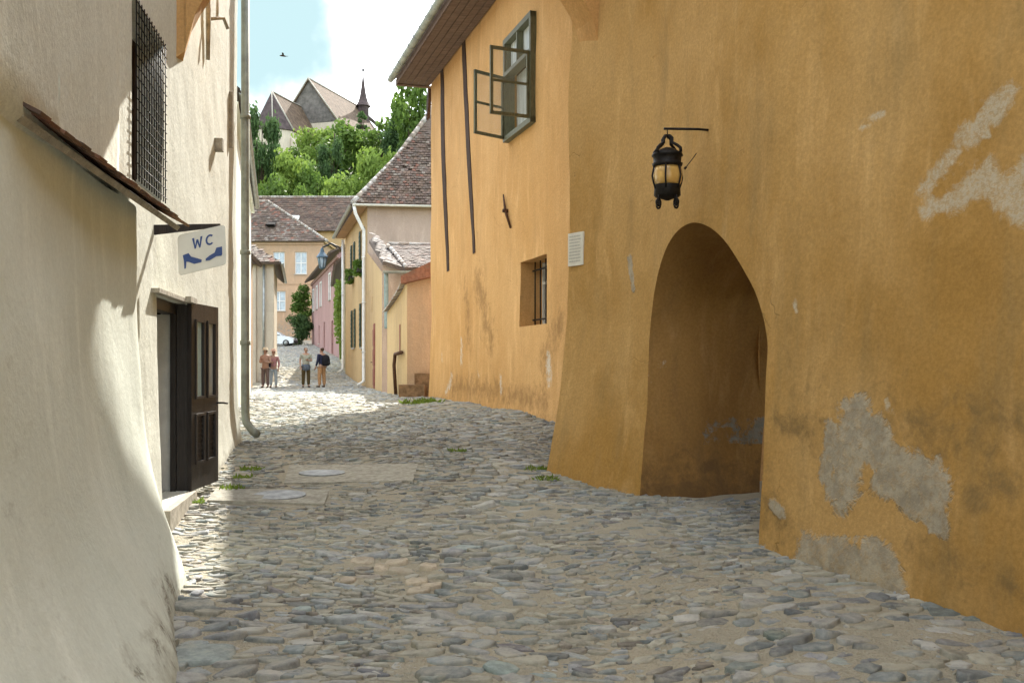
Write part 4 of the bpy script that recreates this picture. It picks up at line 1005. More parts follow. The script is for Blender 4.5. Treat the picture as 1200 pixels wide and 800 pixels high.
# ---- pink house
ph_ = thing('pink_house', (-16,85,3), 'pink two storey house with white framed windows and red doors up the street', 'building')
f6 = frame(-12.7,72, -7.3,26, -1); L6 = math.hypot(7.3,26)
def s6(px):
    a = (px-600)/F; return (-12.7-a*72)/(a*26/L6+7.3/L6)
W6 = [(s6(p)-.75, s6(p)+.75, 6.9, 8.9) for p in (367.5,371.5,376,386.5)]; D6 = [(s6(389.5)-.8, s6(389.5)+.8, 2.3, 5.1), (s6(380)-.6, s6(380)+.6, 3.1, 5.3), (s6(374)-.45, s6(374)+.45, 3.6, 5.2)]
for d in D6: pass
mb = MB(); facade(mb, linear(f6), 0, L6, .5, 9.9, W6+D6, .2, 1, 1, False, bstain(.5, 2)); mb.add([f6(0,0,.5), f6(0,-9,.5), f6(0,-9,9.9), f6(0,0,9.9)], [(0,1,2,3)], False, (0,0,0)); mb.add([f6(L6,0,.5), f6(L6,-9,.5), f6(L6,-9,9.9), f6(L6,0,9.9)], [(0,1,2,3)], False, (0,0,0))
mb.build('wall', M['pink'], ph_)
for w_ in W6: windw(f6, *w_, ph_, .1, 'whitep', 'blue_glass', None, 1, 2, True, 'whitep')
door(f6, *D6[0], ph_, 'reddoor'); door(f6, *D6[1], ph_, 'reddoor'); windw(f6, *D6[2], ph_, .12, 'reddoor', 'glass_dark')
mb = MB(); mb.fbox(f6, 0, L6, .0, .12, 9.5, 9.75); mb.build('cornice', M['pink'], ph_)
tiles([f6(-.3,.7,9.9), f6(L6+.3,.7,9.9), f6(L6+.3,-4.5,12.4), f6(-.3,-4.5,12.4)], ph_, .35, .35, 'roof', cols=TCR)
# ---- house across the end of the street
eh = thing('end_house', (-27,105,4), 'orange plastered house with patched stonework and grey windows closing the end of the street', 'building')
f7 = frame(-45,104, 1, .0, 1)
def s7(px): return (px-600)/F*104+45
ZE = CH+(HZ-283)/F*104; WN7 = [(s7(320), s7(333.5), CH+(HZ-321)/F*104, CH+(HZ-295)/F*104), (s7(345.5), s7(359.5), CH+(HZ-321)/F*104, CH+(HZ-295)/F*104), (s7(320), s7(334.5), CH+(HZ-364)/F*104, CH+(HZ-341)/F*104), (s7(297), s7(309), CH+(HZ-321)/F*104, CH+(HZ-295)/F*104)]
def e_stain(p):
    return (0, .5*max(0, min(1, (8.2-p.z)/2.2)), max(0, .5-(p.z-4)/4))
mb = MB(); facade(mb, linear(f7), 0, 25, 0, ZE, WN7, .25, .5, .5, False, e_stain); mb.add([f7(25,0,0), f7(25,-12,0), f7(25,-12,ZE), f7(25,0,ZE)], [(0,1,2,3)], False, (0,0,0)); mb.build('wall', M['orange_pl'], eh)
for w_ in WN7: windw(f7, *w_, eh, .2, 'whitep', 'blue_glass', None, 1, 1, True, None)
mb = MB(); mb.fbox(f7, 0, 25.1, .0, .15, ZE-.35, ZE-.02); mb.fbox(f7, 0, 25.05, .0, .07, CH+(HZ-333)/F*104, CH+(HZ-330)/F*104); mb.build('cornice', M['orange_pl'], eh)
for px in (316,336.5,342.5,362.5):
    pass
hr = Vector((-27.3,110,CH+(HZ-236)/F*110))
tiles([f7(-1,.5,ZE), f7(25.5,.5,ZE), hr, Vector((-46,110,hr.z))], eh, .35, .38, 'roof_front', lift=.05)
tiles([f7(25.5,.5,ZE), f7(25.5,-12.5,ZE), hr], eh, .35, .38, 'roof_side'); cap_line([f7(25.5,.5,ZE), hr, Vector((-46,110,hr.z))], eh, .16)
mb = MB()
for px, py in ((319,262),(366,258)):
    q = P(px, py, 106.2 if px < 340 else 120); 
    if px < 340: mb.hexa([q+Vector(v) for v in ((-.5,-1.0,-.35),(.5,-1.0,-.35),(.5,.8,-.35),(-.5,.8,-.35),(-.5,-1.0,-.2),(.5,-1.0,-.2),(.35,.8,.45),(-.35,.8,.45))])
mb.build('roof_vent', M['black'], eh)
# ---- long roofed house behind it
lh = thing('long_roofed_house', (-27,126,7), 'long dark brown tiled roof over a pale yellow house behind the end house', 'building')
f8 = frame(-45,124, 1, 0, 1); ZE8 = CH+(HZ-271)/F*124; ZR8 = CH+(HZ-231)/F*130
mb = MB(); facade(mb, linear(f8), 0, 27, 3, ZE8, (), .2, 2, 2, False, lambda p: (0,0,.1)); mb.add([f8(27,0,3), f8(27,-12,3), f8(27,-6,ZR8), f8(27,0,ZE8)], [(0,1,2,3)], False, (0,0,0)); mb.build('wall', M['yellow'], lh)
tiles([f8(-1,.7,ZE8), f8(27.4,.7,ZE8), f8(27.2,-6,ZR8), f8(-1,-6,ZR8)], lh, .45, .5, 'roof', lift=.06, cols=TCR[1:]+TC[:2]); tiles([f8(-1,-12.5,ZE8), f8(27.4,-12.5,ZE8), f8(27.2,-6,ZR8), f8(-1,-6,ZR8)], lh, .9, .9, 'rear_roof')
cap_line([f8(-1,-6,ZR8), f8(27.2,-6,ZR8)], lh, .18)
mb = MB(); q = P(348,257,126.5); mb.box(q.x-.5,q.x+.5,q.y-1.1,q.y+.3,q.z-.5,q.z+.35); mb.build('skylight', M['whitep'], lh)
mb = MB(); q = P(399,259,126.5); mb.box(q.x-.7,q.x+.7,q.y-1.1,q.y+.3,q.z-.5,q.z+.1); mb.build('roof_vent', M['black'], lh)
# ---- left side houses beyond the cream house
l2 = thing('pale_side_house', (-6.,22,.78), 'pale house behind the cream house with a weathered eave, left side of the street', 'building')
f9 = frame(-4.66,16.4, -2.68,11.2, 1); L9 = math.hypot(2.55,11.2)
mb = MB(); facade(mb, linear(f9), 0, L9, 0, 6.2, (), .15, .5, .5, False, bstain()); mb.add([f9(L9,0,0), f9(L9,-7,0), f9(L9,-7,6.2), f9(L9,0,6.2)], [(0,1,2,3)], False, (0,0,0)); mb.add([f9(0,0,0), f9(0,-7,0), f9(0,-7,6.2), f9(0,0,6.2)], [(0,1,2,3)], False, (0,0,0)); mb.build('wall', M['cream'], l2)
tiles([f9(-.3,.10,6.15), f9(L9+.4,.10,6.15), f9(L9+.4,-4,9.6), f9(-.3,-4,9.6)], l2, .22, .26, 'roof'); half_gutter(f9(-.3,.16,6.12), f9(L9+.4,.16,6.12), .07, l2, 'zinc')
mb = MB(); mb.fbox(f9, -.2, L9+.3, .0, .09, 5.92, 5.96); mb.build('eave_board', M['cream'], l2)
l3 = thing('grey_corner_house', (-14,53,.9), 'grey plastered corner house at the left of the street behind the pair of walkers', 'building')
f10 = frame(-11.65,48, -2.35,10.5, 1); L10 = math.hypot(2.35,10.5); ZL = 6.6
mb = MB(); facade(mb, linear(f10, .05), 0, L10, 0, ZL, (), .15, .5, .5, False, bstain())
f11 = frame(-19,48.0, 1, 0, 1); facade(mb, linear(f11, .05), 0, 7.35, 0, ZL, (), .15, .5, .5, False, bstain(.7, 1.5)); mb.add([f10(L10,0,0), f10(L10,-7,0), f10(L10,-7,ZL), f10(L10,0,ZL)], [(0,1,2,3)], False, (0,0,0))
mb.build('wall', M['churchw'], l3)
hk = Vector((-15.5,52,9.0)); tiles([Vector((-19.5,47.5,ZL)), Vector((-11.2,47.5,ZL)), hk, Vector((-19.5,52,9.0))], l3, .25, .28, 'roof_front'); tiles([Vector((-11.2,47.5,ZL)), f10(L10+.3,.45,ZL), hk], l3, .25, .28, 'roof_side'); half_gutter((-11.15,47.5,ZL-.03), f10(L10+.3,.5,ZL-.03), .08, l3, 'zinc')
q = Vector((-12.1,47.85,0)); pipe([(q.x,q.y,ZL-.1),(q.x,q.y,.8)], .06, 'zinc', l3)
mb = MB(); mb.fbox(f11, 5.9, 6.5, .0, .12, .6, ZL-.1); mb.fbox(f11, 6.9, 7.36, .0, .1, .6, 4.2); mb.build('pilaster', M['churchw'], l3)
sn_ = thing('small_side_roof', (-11,41,.7), 'small orange gabled house end on the left, just behind the drainpipe', 'building')
f12 = frame(-10.6,38., -.9,5.5, 1); mb = MB(); facade(mb, linear(f12), 0, 5.6, 0, 6.1, (), .1, 1, 1, False, bstain()); mb.add([f12(0,0,0), f12(0,-6,0), f12(0,-6,6.1), f12(0,0,6.1)], [(0,1,2,3)], False, (0,0,0)); mb.build('wall', M['orange_pl'], sn_); tiles([f12(-.2,.4,6.05), f12(5.8,.4,6.05), f12(5.8,-3,8.4), f12(-.2,-3,8.4)], sn_, .25, .28, 'roof')

# =================================================================== CHURCH ON THE HILL
ch = thing('hill_church', (-46,212,42), 'old church with steep brown roofs and a pointed ridge turret on the wooded hill', 'church')
M['crn'] = simple('church_roof_tiles', (.125,.088,.06), .9, 0, .35, 1.2, .03, .15); M['crd'] = simple('old_dark_roof_tiles', (.085,.065,.062), .9, 0, .3, 1.2, .03, .15); M['cst'] = simple('grey_gable_slate', (.15,.135,.12), .85, 0, .3, 1., .03, .15)
D_ = Vector((.3,.954,0)); N_ = Vector((.954,-.3,0))
A1_ = P(362,92,215); z0 = A1_.z; ze = P(392,140,212).z; A1_.z = 0
def cp(o_, u_, n_, z_): return Vector((o_.x,o_.y,0))+D_*u_+N_*n_+Vector((0,0,z_))
w_ = 7.2; ln_ = 25
mb = MB(); mb.slab([cp(A1_,-.4,w_,ze), cp(A1_,ln_,w_,ze), cp(A1_,ln_,0,z0), cp(A1_,-.4,0,z0)], .3); mb.slab([cp(A1_,-.4,-w_,ze), cp(A1_,ln_,-w_,ze), cp(A1_,ln_,0,z0), cp(A1_,-.4,0,z0)], .3); mb.build('nave_roof', M['crn'], ch)
mb = MB(); mb.add([cp(A1_,0,-w_+.2,ze-.2), cp(A1_,0,w_-.2,ze-.2), cp(A1_,0,0,z0-.3)], [(0,1,2)]); mb.build('gable', M['cst'], ch)
mb = MB(); mb.c = []
for a_, b_ in (((0,-w_+.4),(0,w_-.4)), ((0,w_-.4),(ln_,w_-.4)), ((0,-w_+.4),(ln_,-w_+.4)), ((ln_,w_-.4),(ln_,-w_+.4))):
    mb.add([cp(A1_,*a_,32), cp(A1_,*b_,32), cp(A1_,*b_,ze), cp(A1_,*a_,ze)], [(0,1,2,3)], False, (0,0,.1))
nv = mb.build('nave_wall', M['churchw'], ch)
K1 = P(318.5,107,203); zk = K1.z; K2 = P(350,120,214); dk = Vector((K2.x-K1.x, K2.y-K1.y, 0)).normalized(); nk = Vector((dk.y,-dk.x,0)); zke = P(344,152,201).z; LK = 12.5
def ck(u_, n_, z_): return Vector((K1.x,K1.y,0))+dk*u_+nk*n_+Vector((0,0,z_))
wk = 5.0; foot = [(0,wk),(-3.6,2.2),(-3.6,-2.2),(0,-wk)]
mb = MB(); mb.slab([ck(0,wk,zke), ck(LK,wk,zke), ck(LK,0,zk), ck(0,0,zk)], .25); mb.slab([ck(0,-wk,zke), ck(LK,-wk,zke), ck(LK,0,zk), ck(0,0,zk)], .25); mb.build('choir_roof', M['crn'], ch)
mb = MB()
for a_, b_ in zip(foot, foot[1:]): mb.slab([ck(*a_,zke), ck(*b_,zke), ck(0,0,zk)], .25)
mb.build('apse_roof', M['crd'], ch)
mb = MB(); mb.tube([ck(0,0,zk), ck(0,wk+.05,zke)], .16, 6); mb.tube([ck(0,0,zk), ck(-3.6,2.25,zke)], .12, 6); mb.tube([ck(0,0,zk), ck(LK,0,zk)], .14, 6); mb.tube([cp(A1_,-.4,0,z0), cp(A1_,ln_,0,z0)], .16, 6); mb.tube([cp(A1_,-.4,0,z0), cp(A1_,-.4,w_,ze)], .14, 6); mb.tube([cp(A1_,-.4,0,z0), cp(A1_,-.4,-w_,ze)], .14, 6); mb.build('ridge_caps', M['step'], ch)
mb = MB(); mb.c = []
fp = [(LK,wk-.4),(0,wk-.4),(-3.3,2.),(-3.3,-2.),(0,-wk+.4),(LK,-wk+.4)]
for a_, b_ in zip(fp, fp[1:]): mb.add([ck(*a_,32), ck(*b_,32), ck(*b_,zke), ck(*a_,zke)], [(0,1,2,3)], False, (0,0,.1))
mb.build('choir_wall', M['churchw'], ch)
for (u_, n_) in ((1.5,wk-.4),(5,wk-.4),(8.5,wk-.4)):
    mb = MB(); mb.hexa([ck(u_-.45,n_-.1,zke-8), ck(u_+.45,n_-.1,zke-8), ck(u_+.45,n_+.06,zke-8), ck(u_-.45,n_+.06,zke-8), ck(u_-.45,n_-.1,zke-2.6), ck(u_+.45,n_-.1,zke-2.6), ck(u_+.45,n_+.06,zke-2.6), ck(u_-.45,n_+.06,zke-2.6)]); mb.build('window', M['glass_dark'], ch)
for (u_, n_) in ((0,wk-.3),(3.3,wk-.3),(6.8,wk-.3),(-3.3,2.)):
    mb = MB(); q = ck(u_,n_,0); r_ = .45; mb.c = []; mb.hexa([q+nk*1.4-dk*r_+Vector((0,0,32)), q+nk*1.4+dk*r_+Vector((0,0,32)), q+dk*r_+Vector((0,0,32)), q-dk*r_+Vector((0,0,32)), q+nk*.9-dk*r_+Vector((0,0,zke-2.5)), q+nk*.9+dk*r_+Vector((0,0,zke-2.5)), q+dk*r_+Vector((0,0,zke-1.5)), q-dk*r_+Vector((0,0,zke-1.5))], (0,0,.1)); mb.build('buttress', M['churchw'], ch)
tc = P(425.5,124,236); S_ = 236/F; tz_ = lambda py: CH+(HZ-py)*S_
mb = MB(); mb.lathe((tc.x,tc.y,0), [(0,tz_(84)),(.10,tz_(86)),(.2,tz_(92)),(.5,tz_(104)),(.8,tz_(113)),(1.15,tz_(119)),(1.6,tz_(123)),(1.9,tz_(125))], 8, False); tw = mb.build('turret_spire', M['crd'], ch)
mb = MB(); mb.lathe((tc.x,tc.y,0), [(0,tz_(80)),(.22,tz_(81)),(.3,tz_(82.5)),(.2,tz_(84)),(.06,tz_(84.5)),(.06,tz_(87))], 8); mb.build('finial', M['iron'], ch)
mb = MB(); mb.lathe((tc.x,tc.y,0), [(1.4,tz_(124.5)),(1.4,tz_(136)),(1.5,tz_(150))], 8, False); mb.build('turret', M['crd'], ch)
mb = MB(); q = P(436,131,238); mb.slab([q+Vector((-1.8,0,0)), q+Vector((2.2,1,-3.4)), q+Vector((2.2,6,-3.4)), q+Vector((-1.8,6,0))], .3); mb.build('turret_lean_roof', M['crd'], ch)

# =================================================================== TREES
def leaf_crown(mb, clumps, n, size, rn, up=.25):
    tot = sum(c[3]**2 for c in clumps)
    for (x, y_, z, r) in clumps:
        for _ in range(int(n*r*r/tot)):
            d = Vector((rn.gauss(0,1), rn.gauss(0,1), rn.gauss(0,1))).normalized(); rr = r*(rn.random()**.35)*(1+.15*rn.gauss(0,1))
            c_ = Vector((x, y_, z))+Vector((d.x, d.y, d.z*.8))*rr
            nr = (d+Vector((rn.gauss(0,.6), rn.gauss(0,.6), up+rn.gauss(0,.6)))).normalized(); a_ = nr.orthogonal().normalized(); a_.rotate(__import__('mathutils').Quaternion(nr, rn.uniform(0,6.28))); b_ = nr.cross(a_); s = size*rn.uniform(.6,1.35)
            mb.v += [tuple(c_-a_*s), tuple(c_-b_*s*.55+nr*s*.12), tuple(c_+a_*s), tuple(c_+b_*s*.55+nr*s*.12)]; k = len(mb.v); mb.f.append((k-4,k-3,k-2,k-1)); mb.sm.append(False)
def make_tree(name, h, w, mat, seed, n=5200, size=.34, kind='round', ncl=34):
    rn = random.Random(seed); cl = []
    for i in range(ncl):
        t_ = rn.random(); a_ = rn.uniform(0, 6.283)
        if kind == 'round': z = .22+.70*t_; rad = math.sqrt(max(.03, 1-((z-.55)/.46)**2))*.42
        elif kind == 'tall': z = .14+.80*t_; rad = math.sqrt(max(.03, 1-((z-.50)/.5)**2))*.40
        else: z = .12+.85*t_; rad = (1.02-z)*.46
        rr = rad*(.35+.65*rn.random()**.5); r = (.10+.07*rn.random())*(1 if kind != 'cone' else .8*(1.25-z))
        cl.append((math.cos(a_)*rr*w, math.sin(a_)*rr*w, z*h, r*min(w, h)*1.15))
    root = bpy.data.objects.new(name, None); col.objects.link(root)
    mb = MB(); leaf_crown(mb, cl, n, size, rn); c_ = mb.build('crown', M[mat], root); c_.location = (0,0,0)
    mb = MB(); mb.tube([(0,0,-1.), (.1,0,h*.25), (-.1,.1,h*.55), (.05,0,h*.85)], [.045*w,.035*w,.022*w,.008*w], 8)
    for q in cl[::3]:
        z = q[2]*.55; mb.tube([(0,0,z), (q[0]*.5,q[1]*.5,z+(q[2]-z)*.65), q[:3]], [.016*w,.010*w,.004*w], 5)
    t_ = mb.build('trunk', M['bark'], root); t_.location = (0,0,0)
    return root
protos = {}
for nm, h, w, mt, sd, kd in (('a',13,10,'leaf_mid',1,'round'),('b',12,11,'leaf_light',2,'round'),('c',16,9,'leaf_dark',3,'tall'),('d',16,8,'leaf_dark',4,'cone'),('e',14,10,'leaf_mid',5,'tall')):
    protos[nm] = (make_tree('conifer_tree' if kd == 'cone' else 'broadleaf_tree', h, w, mt, sd, kind=kd), h, w)
used = set()
def put_tree(k, px, ytop, wpx, d, label, rz, group='trees on the wooded hillside', cat='tree'):
    root, h, w = protos[k]
    if k in used:
        o = root.copy(); col.objects.link(o)
        for c_ in root.children: q_ = c_.copy(); col.objects.link(q_); q_.parent = o
    else: o = root; used.add(k)
    top = P(px, ytop, d); base = gz(d)-.3; sz_ = (top.z-base)/h; sw = wpx/F*d/w/.95
    sz_ = max(sz_, .3); o.location = (top.x, d, base); o.rotation_euler = (0,0,rz); o.scale = (sw, sw, sz_)
    for kk in list(o.keys()): del o[kk]
    return tag(o, label, cat, group)
TR = [('c',307,118,46,150,'tall dark green tree at the far left beside the end of the cream house roof'),
 ('a',392,137,86,172,'large round green tree in the middle of the hillside below the church nave'),
 ('b',335,180,74,150,'bright green bushy tree above the ridge of the end house'),
 ('d',424,124,50,192,'dark conifer standing just under the church ridge turret'),
 ('e',480,92,70,158,'tall airy tree at the right beside the eave of the tall ochre house'),
 ('b',446,176,70,146,'light green tree above the left hip of the yellow house roof'),
 ('a',352,172,50,176,'mid green tree directly before the choir wall'),
 ('b',405,205,72,140,'pale green tree low on the slope over the long brown roof'),
 ('e',448,142,64,176,'green tree between the turret and the tall right tree'),
 ('c',388,158,36,160,'narrow dark tree in the centre of the slope'),
 ('c',470,124,56,172,'dark green tree behind the tall airy tree'),
 ('a',318,205,56,141,'rounded tree low on the slope at its left end'),
 ('a',432,192,58,154,'round leafy tree behind the light green one above the yellow roof'),
 ('c',498,120,60,166,'dark tree mostly hidden behind the ochre house edge'),
 ('e',368,196,60,147,'green tree in the lower middle of the hillside'),
 ('b',372,150,60,184,'light green tree just below the choir roof eave'),
 ('a',350,214,58,136,'low broad tree right above the long brown ridge'),
 ('e',462,200,60,139,'green tree low on the slope beside the hipped roof'),
 ('a',406,160,52,180,'mid green tree to the right of the large round one'),
 ('c',296,150,40,165,'dark tree partly hidden by the drainpipe of the cream house')]
for i, (k, px, yt_, w_, d, lb_) in enumerate(TR): put_tree(k, px, yt_, w_, d, lb_, i*1.7+.4)
# bushes by the end house
bushes = thing('dark_bush', (P(353,400,96).x, 96, gz(96)), 'dense dark green bush between the parked car and the pink house', 'bush')
mb = MB(); rn = random.Random(33); q = P(352,400,96); leaf_crown(mb, [(q.x+rn.uniform(-.7,.8), 96+rn.uniform(-.8,.8), gz(96)+rn.uniform(.3,2.5), .7) for _ in range(14)], 3200, .13, rn); mb.build('foliage', M['leaf_dark'], bushes)
mb = MB()
for a_ in range(5): mb.tube([(q.x,96,gz(96)-.2), (q.x+math.cos(a_*1.3)*.5,96+math.sin(a_*1.3)*.4,gz(96)+2)], [.05,.02], 5)
mb.build('stem', M['bark'], bushes)
b2 = thing('small_tree', (P(353,350,97).x, 97.5, gz(97)), 'small leafy tree in front of the end house, above the dark bush', 'tree')
mb = MB(); q = P(354,350,97.5); leaf_crown(mb, [(q.x+rn.uniform(-.6,.9), 97.5+rn.uniform(-.6,.6), q.z+rn.uniform(-1.6,1.3), .6) for _ in range(12)], 2400, .14, rn); mb.build('crown', M['leaf_mid'], b2)
mb = MB(); mb.tube([(q.x,97.5,gz(97)-.1), (q.x+.1,97.5,q.z)], [.09,.05], 6); mb.build('trunk', M['bark'], b2)
# weeds at the wall feet
WD = [(222,590,'thin weed in the cobbles right by the open brown door'),(271,574,'weed tuft at the foot of the cream wall before its far corner'),(284,561,'leafy weed between the cobbles at the cream wall corner'),(293,549,'small weed by the drainpipe outlet of the cream house'),(627,551,'green weed at the left foot of the gate wall'),(640,558,'weed tuft touching the battered end of the ochre gate wall'),(503,472,'grass tuft by the block steps'),(486,474,'grass patch before the yard wall'),(536,519,'low grass in the cobbles below the tall ochre house')]
for i, (px, py, lb_) in enumerate(WD):
    d = 10.
    for _ in range(40): d = (CH-g1((px-600)/F*d, d))*F/(py-HZ)
    x = (px-600)/F*d; z = g1(x, d); rn = random.Random(i); mb = MB(); s = .10 if d < 16 else .22
    for _ in range(70):
        a_ = rn.uniform(0,6.28); r_ = rn.random()**.5*s*1.3; c_ = Vector((x+math.cos(a_)*r_, d+math.sin(a_)*r_*.7, z)); l_ = rn.uniform(.3,1)*s*.8; dd_ = Vector((rn.gauss(0,.7),rn.gauss(0,.7),1)).normalized()*l_; w_ = dd_.orthogonal().normalized()*l_*.16
        mb.add([c_, c_+dd_*.5-w_, c_+dd_, c_+dd_*.5+w_], [(0,1,2,3)])
    tag(mb.build('weed_tuft', M['leaf_light']), lb_, 'weed', 'weeds at the edges of the street')

# =================================================================== PARKED CAR
M['carp'] = simple('pale_silver_car_paint', (.50,.54,.56), .25, .3, .04, 2, 0, .6); M['rubber'] = simple('tyre_rubber', (.02,.02,.02), .8, 0, .2, 9, 0); M['lampg'] = simple('headlight_lens', (.6,.6,.58), .1, 0, .05, 4, 0, .8)
cx1 = P(347,400,93).x; CL = 4.0; zc_ = gz(92.2)+.02
cr = thing('parked_car', (cx1-CL/2, 93, zc_), 'pale silver hatchback parked sideways at the top of the street', 'car')
def fc(u_, n_, z_): return Vector((cx1-CL+u_, 93+n_, zc_+z_))
prof = [(0.05,.35),(.0,.7),(.12,.95),(.35,1.0),(.62,1.36),(1.2,1.47),(2.0,1.46),(2.45,1.33),(2.95,.98),(3.6,.86),(3.92,.72),(4.0,.5),(3.95,.3),(3.45,.22),(.5,.22)]
def loft(prof, ws, mb, f):
    k = len(prof); vs = []
    for (n_, sc, dz_) in ws:
        for a_, b_ in prof: vs.append(f(2+(a_-2)*sc, n_, .22+(b_-.22)*dz_))
    fs = [tuple(range(k)), tuple(range((len(ws)-1)*k, len(ws)*k))[::-1]]
    for i in range(len(ws)-1):
        for j in range(k): fs.append((i*k+j, i*k+(j+1) % k, (i+1)*k+(j+1) % k, (i+1)*k+j))
    mb.add(vs, fs, False)
mb = MB(); loft(prof, [(-.80,.97,.93),(-.72,1,.985),(0,1.01,1.0),(.72,1,.985),(.80,.97,.93)], mb, fc); body = mb.build('body', M['carp'], cr)
for pts in (([(.60,.98),(.74,1.29),(1.2,1.37),(1.28,.98)]), ([(1.36,.98),(1.36,1.375),(1.95,1.36),(2.3,1.26),(2.75,.98)])):
    mb = MB(); k = len(pts); mb.add([fc(a_,-.79-(.02 if b_ < 1.1 else -.01),b_) for a_, b_ in pts]+[fc(a_,-.74,b_) for a_, b_ in pts], [tuple(range(k))]+[(i,(i+1)%k,(i+1)%k+k,i+k) for i in range(k)]); mb.build('side_window', M['glass_dark'], cr)
for i, (a_, n_) in enumerate(((.72,-.74),(3.22,-.74),(.72,.74),(3.22,.74))):
    mb = MB(); ww = [fc(a_, n_-.10, .30), fc(a_, n_+.10, .30)]; mb.tube(ww, .30, 20); wh = mb.build('wheel', M['rubber'], cr)
    mb = MB(); sg_ = -1 if n_ < 0 else 1; mb.tube([fc(a_, n_+sg_*.095, .30), fc(a_, n_+sg_*.115, .30)], .19, 14); mb.build('rim', M['zinc'], wh)
for n_ in (-.55,.55): mb = MB(); mb.fbox(lambda a_, b_, c_: fc(a_, b_, c_), 3.86, 3.97, n_-.16, n_+.16, .62, .74); mb.build('headlight', M['lampg'], cr)
mb = MB(); mb.fbox(fc, 3.9, 4.06, -.78, .78, .30, .50); mb.build('bumper', M['rubber'], cr)

# =================================================================== STREET LANTERN far, bird
sl = thing('street_lantern', (P(377,300,62).x, 62, 9), 'blue-grey street lantern hanging from a bracket in front of the pink house', 'lantern')
q0 = P(398,290,59); q1 = P(378,290,60); S2 = 60/F; mb = MB(); mb.tube([q0, q0.lerp(q1,.5)+Vector((0,0,.25)), q1], .05, 6); mb.build('bracket', M['iron'], sl)
M['lblue'] = simple('blue_grey_lantern_metal', (.06,.10,.13), .5, .2, .2, 5, 0)
mb = MB(); c_ = P(377.5,309,60); mb.tube([q1, Vector((c_.x,c_.y,c_.z+.95))], .03, 5); mb.lathe((c_.x,c_.y,c_.z), [(.0,1.0),(.08,.95),(.14,.72),(.34,.45),(.36,.38),(.3,.36)], 6, False); mb.build('hood', M['lblue'], sl)
mb = MB(); mb.lathe((c_.x,c_.y,c_.z), [(.26,.36),(.17,-.22),(0,-.25)], 6, False); mb.build('glass', M['blue_glass'], sl)
mb = MB()
for k in range(6): a_ = k*math.pi/3; mb.tube([(c_.x+.27*math.cos(a_),c_.y+.27*math.sin(a_),c_.z+.37), (c_.x+.18*math.cos(a_),c_.y+.18*math.sin(a_),c_.z-.24)], .025, 4)
mb.lathe((c_.x,c_.y,c_.z), [(.19,-.22),(.19,-.27),(.05,-.36),(0,-.38)], 6, False); mb.build('cage', M['lblue'], sl)
bp = P(332,66,70); mb = MB()
mb.tube([bp+Vector((-.26,0,.03)), bp+Vector((-.12,0,.04)), bp+Vector((.1,0,0)), bp+Vector((.24,0,-.02))], [.02,.06,.055,.015], 7)
mb.add([bp+Vector((-.08,0,.05)), bp+Vector((.06,0,.04)), bp+Vector((.10,-.35,.12)), bp+Vector((-.02,-.38,.14))], [(0,1,2,3)]); mb.add([bp+Vector((-.08,0,.05)), bp+Vector((.06,0,.04)), bp+Vector((.10,.35,.12)), bp+Vector((-.02,.38,.14))], [(0,1,2,3)])
mb.add([bp+Vector((.2,-.02,0)), bp+Vector((.2,.02,0)), bp+Vector((.34,.06,-.02)), bp+Vector((.34,-.06,-.02))], [(0,1,2,3)])
tag(mb.build('bird', M['timber']), 'small dark bird gliding in the sky left of the church', 'bird')

# =================================================================== PEOPLE
def skin(name, pts, edges, mat, parent, sub=2, extra=None):
    me = bpy.data.meshes.new(name); me.from_pydata([p[:3] for p in pts], edges, []); ob = bpy.data.objects.new(name, me); col.objects.link(ob)
    m = ob.modifiers.new('s', 'SKIN'); m.use_smooth_shade = True
    for i, p in enumerate(pts):
        r = p[3]; me.skin_vertices[0].data[i].radius = r if isinstance(r, tuple) else (r, r); me.skin_vertices[0].data[i].use_root = (i == 0)
    sb = ob.modifiers.new('b', 'SUBSURF'); sb.levels = sub; sb.render_levels = sub
    dg = bpy.context.evaluated_depsgraph_get(); dg.update(); me2 = bpy.data.meshes.new_from_object(ob.evaluated_get(dg)); bpy.data.objects.remove(ob)
    if extra is not None:
        bm = bmesh.new(); bm.from_mesh(me2); tmp = bpy.data.meshes.new('t'); tmp.from_pydata(extra.v, [], extra.f); bm.from_mesh(tmp); bm.to_mesh(me2); bm.free(); bpy.data.meshes.remove(tmp)
        me2.polygons.foreach_set('use_smooth', [True]*len(me2.polygons))
    me2.name = name; me2.materials.clear(); me2.materials.append(mat); o = bpy.data.objects.new(name, me2); col.objects.link(o); o.parent = parent; return o
def fab(n, c): return simple(n, c, .9, 0, .2, 20, .004, .1)
SK = simple('skin', (.40,.25,.18), .6, 0, .06, 20, 0); HA = simple('brown_hair', (.06,.035,.02), .8, 0, .3, 30, .003); SHO = fab('dark_shoe_leather', (.03,.025,.02))
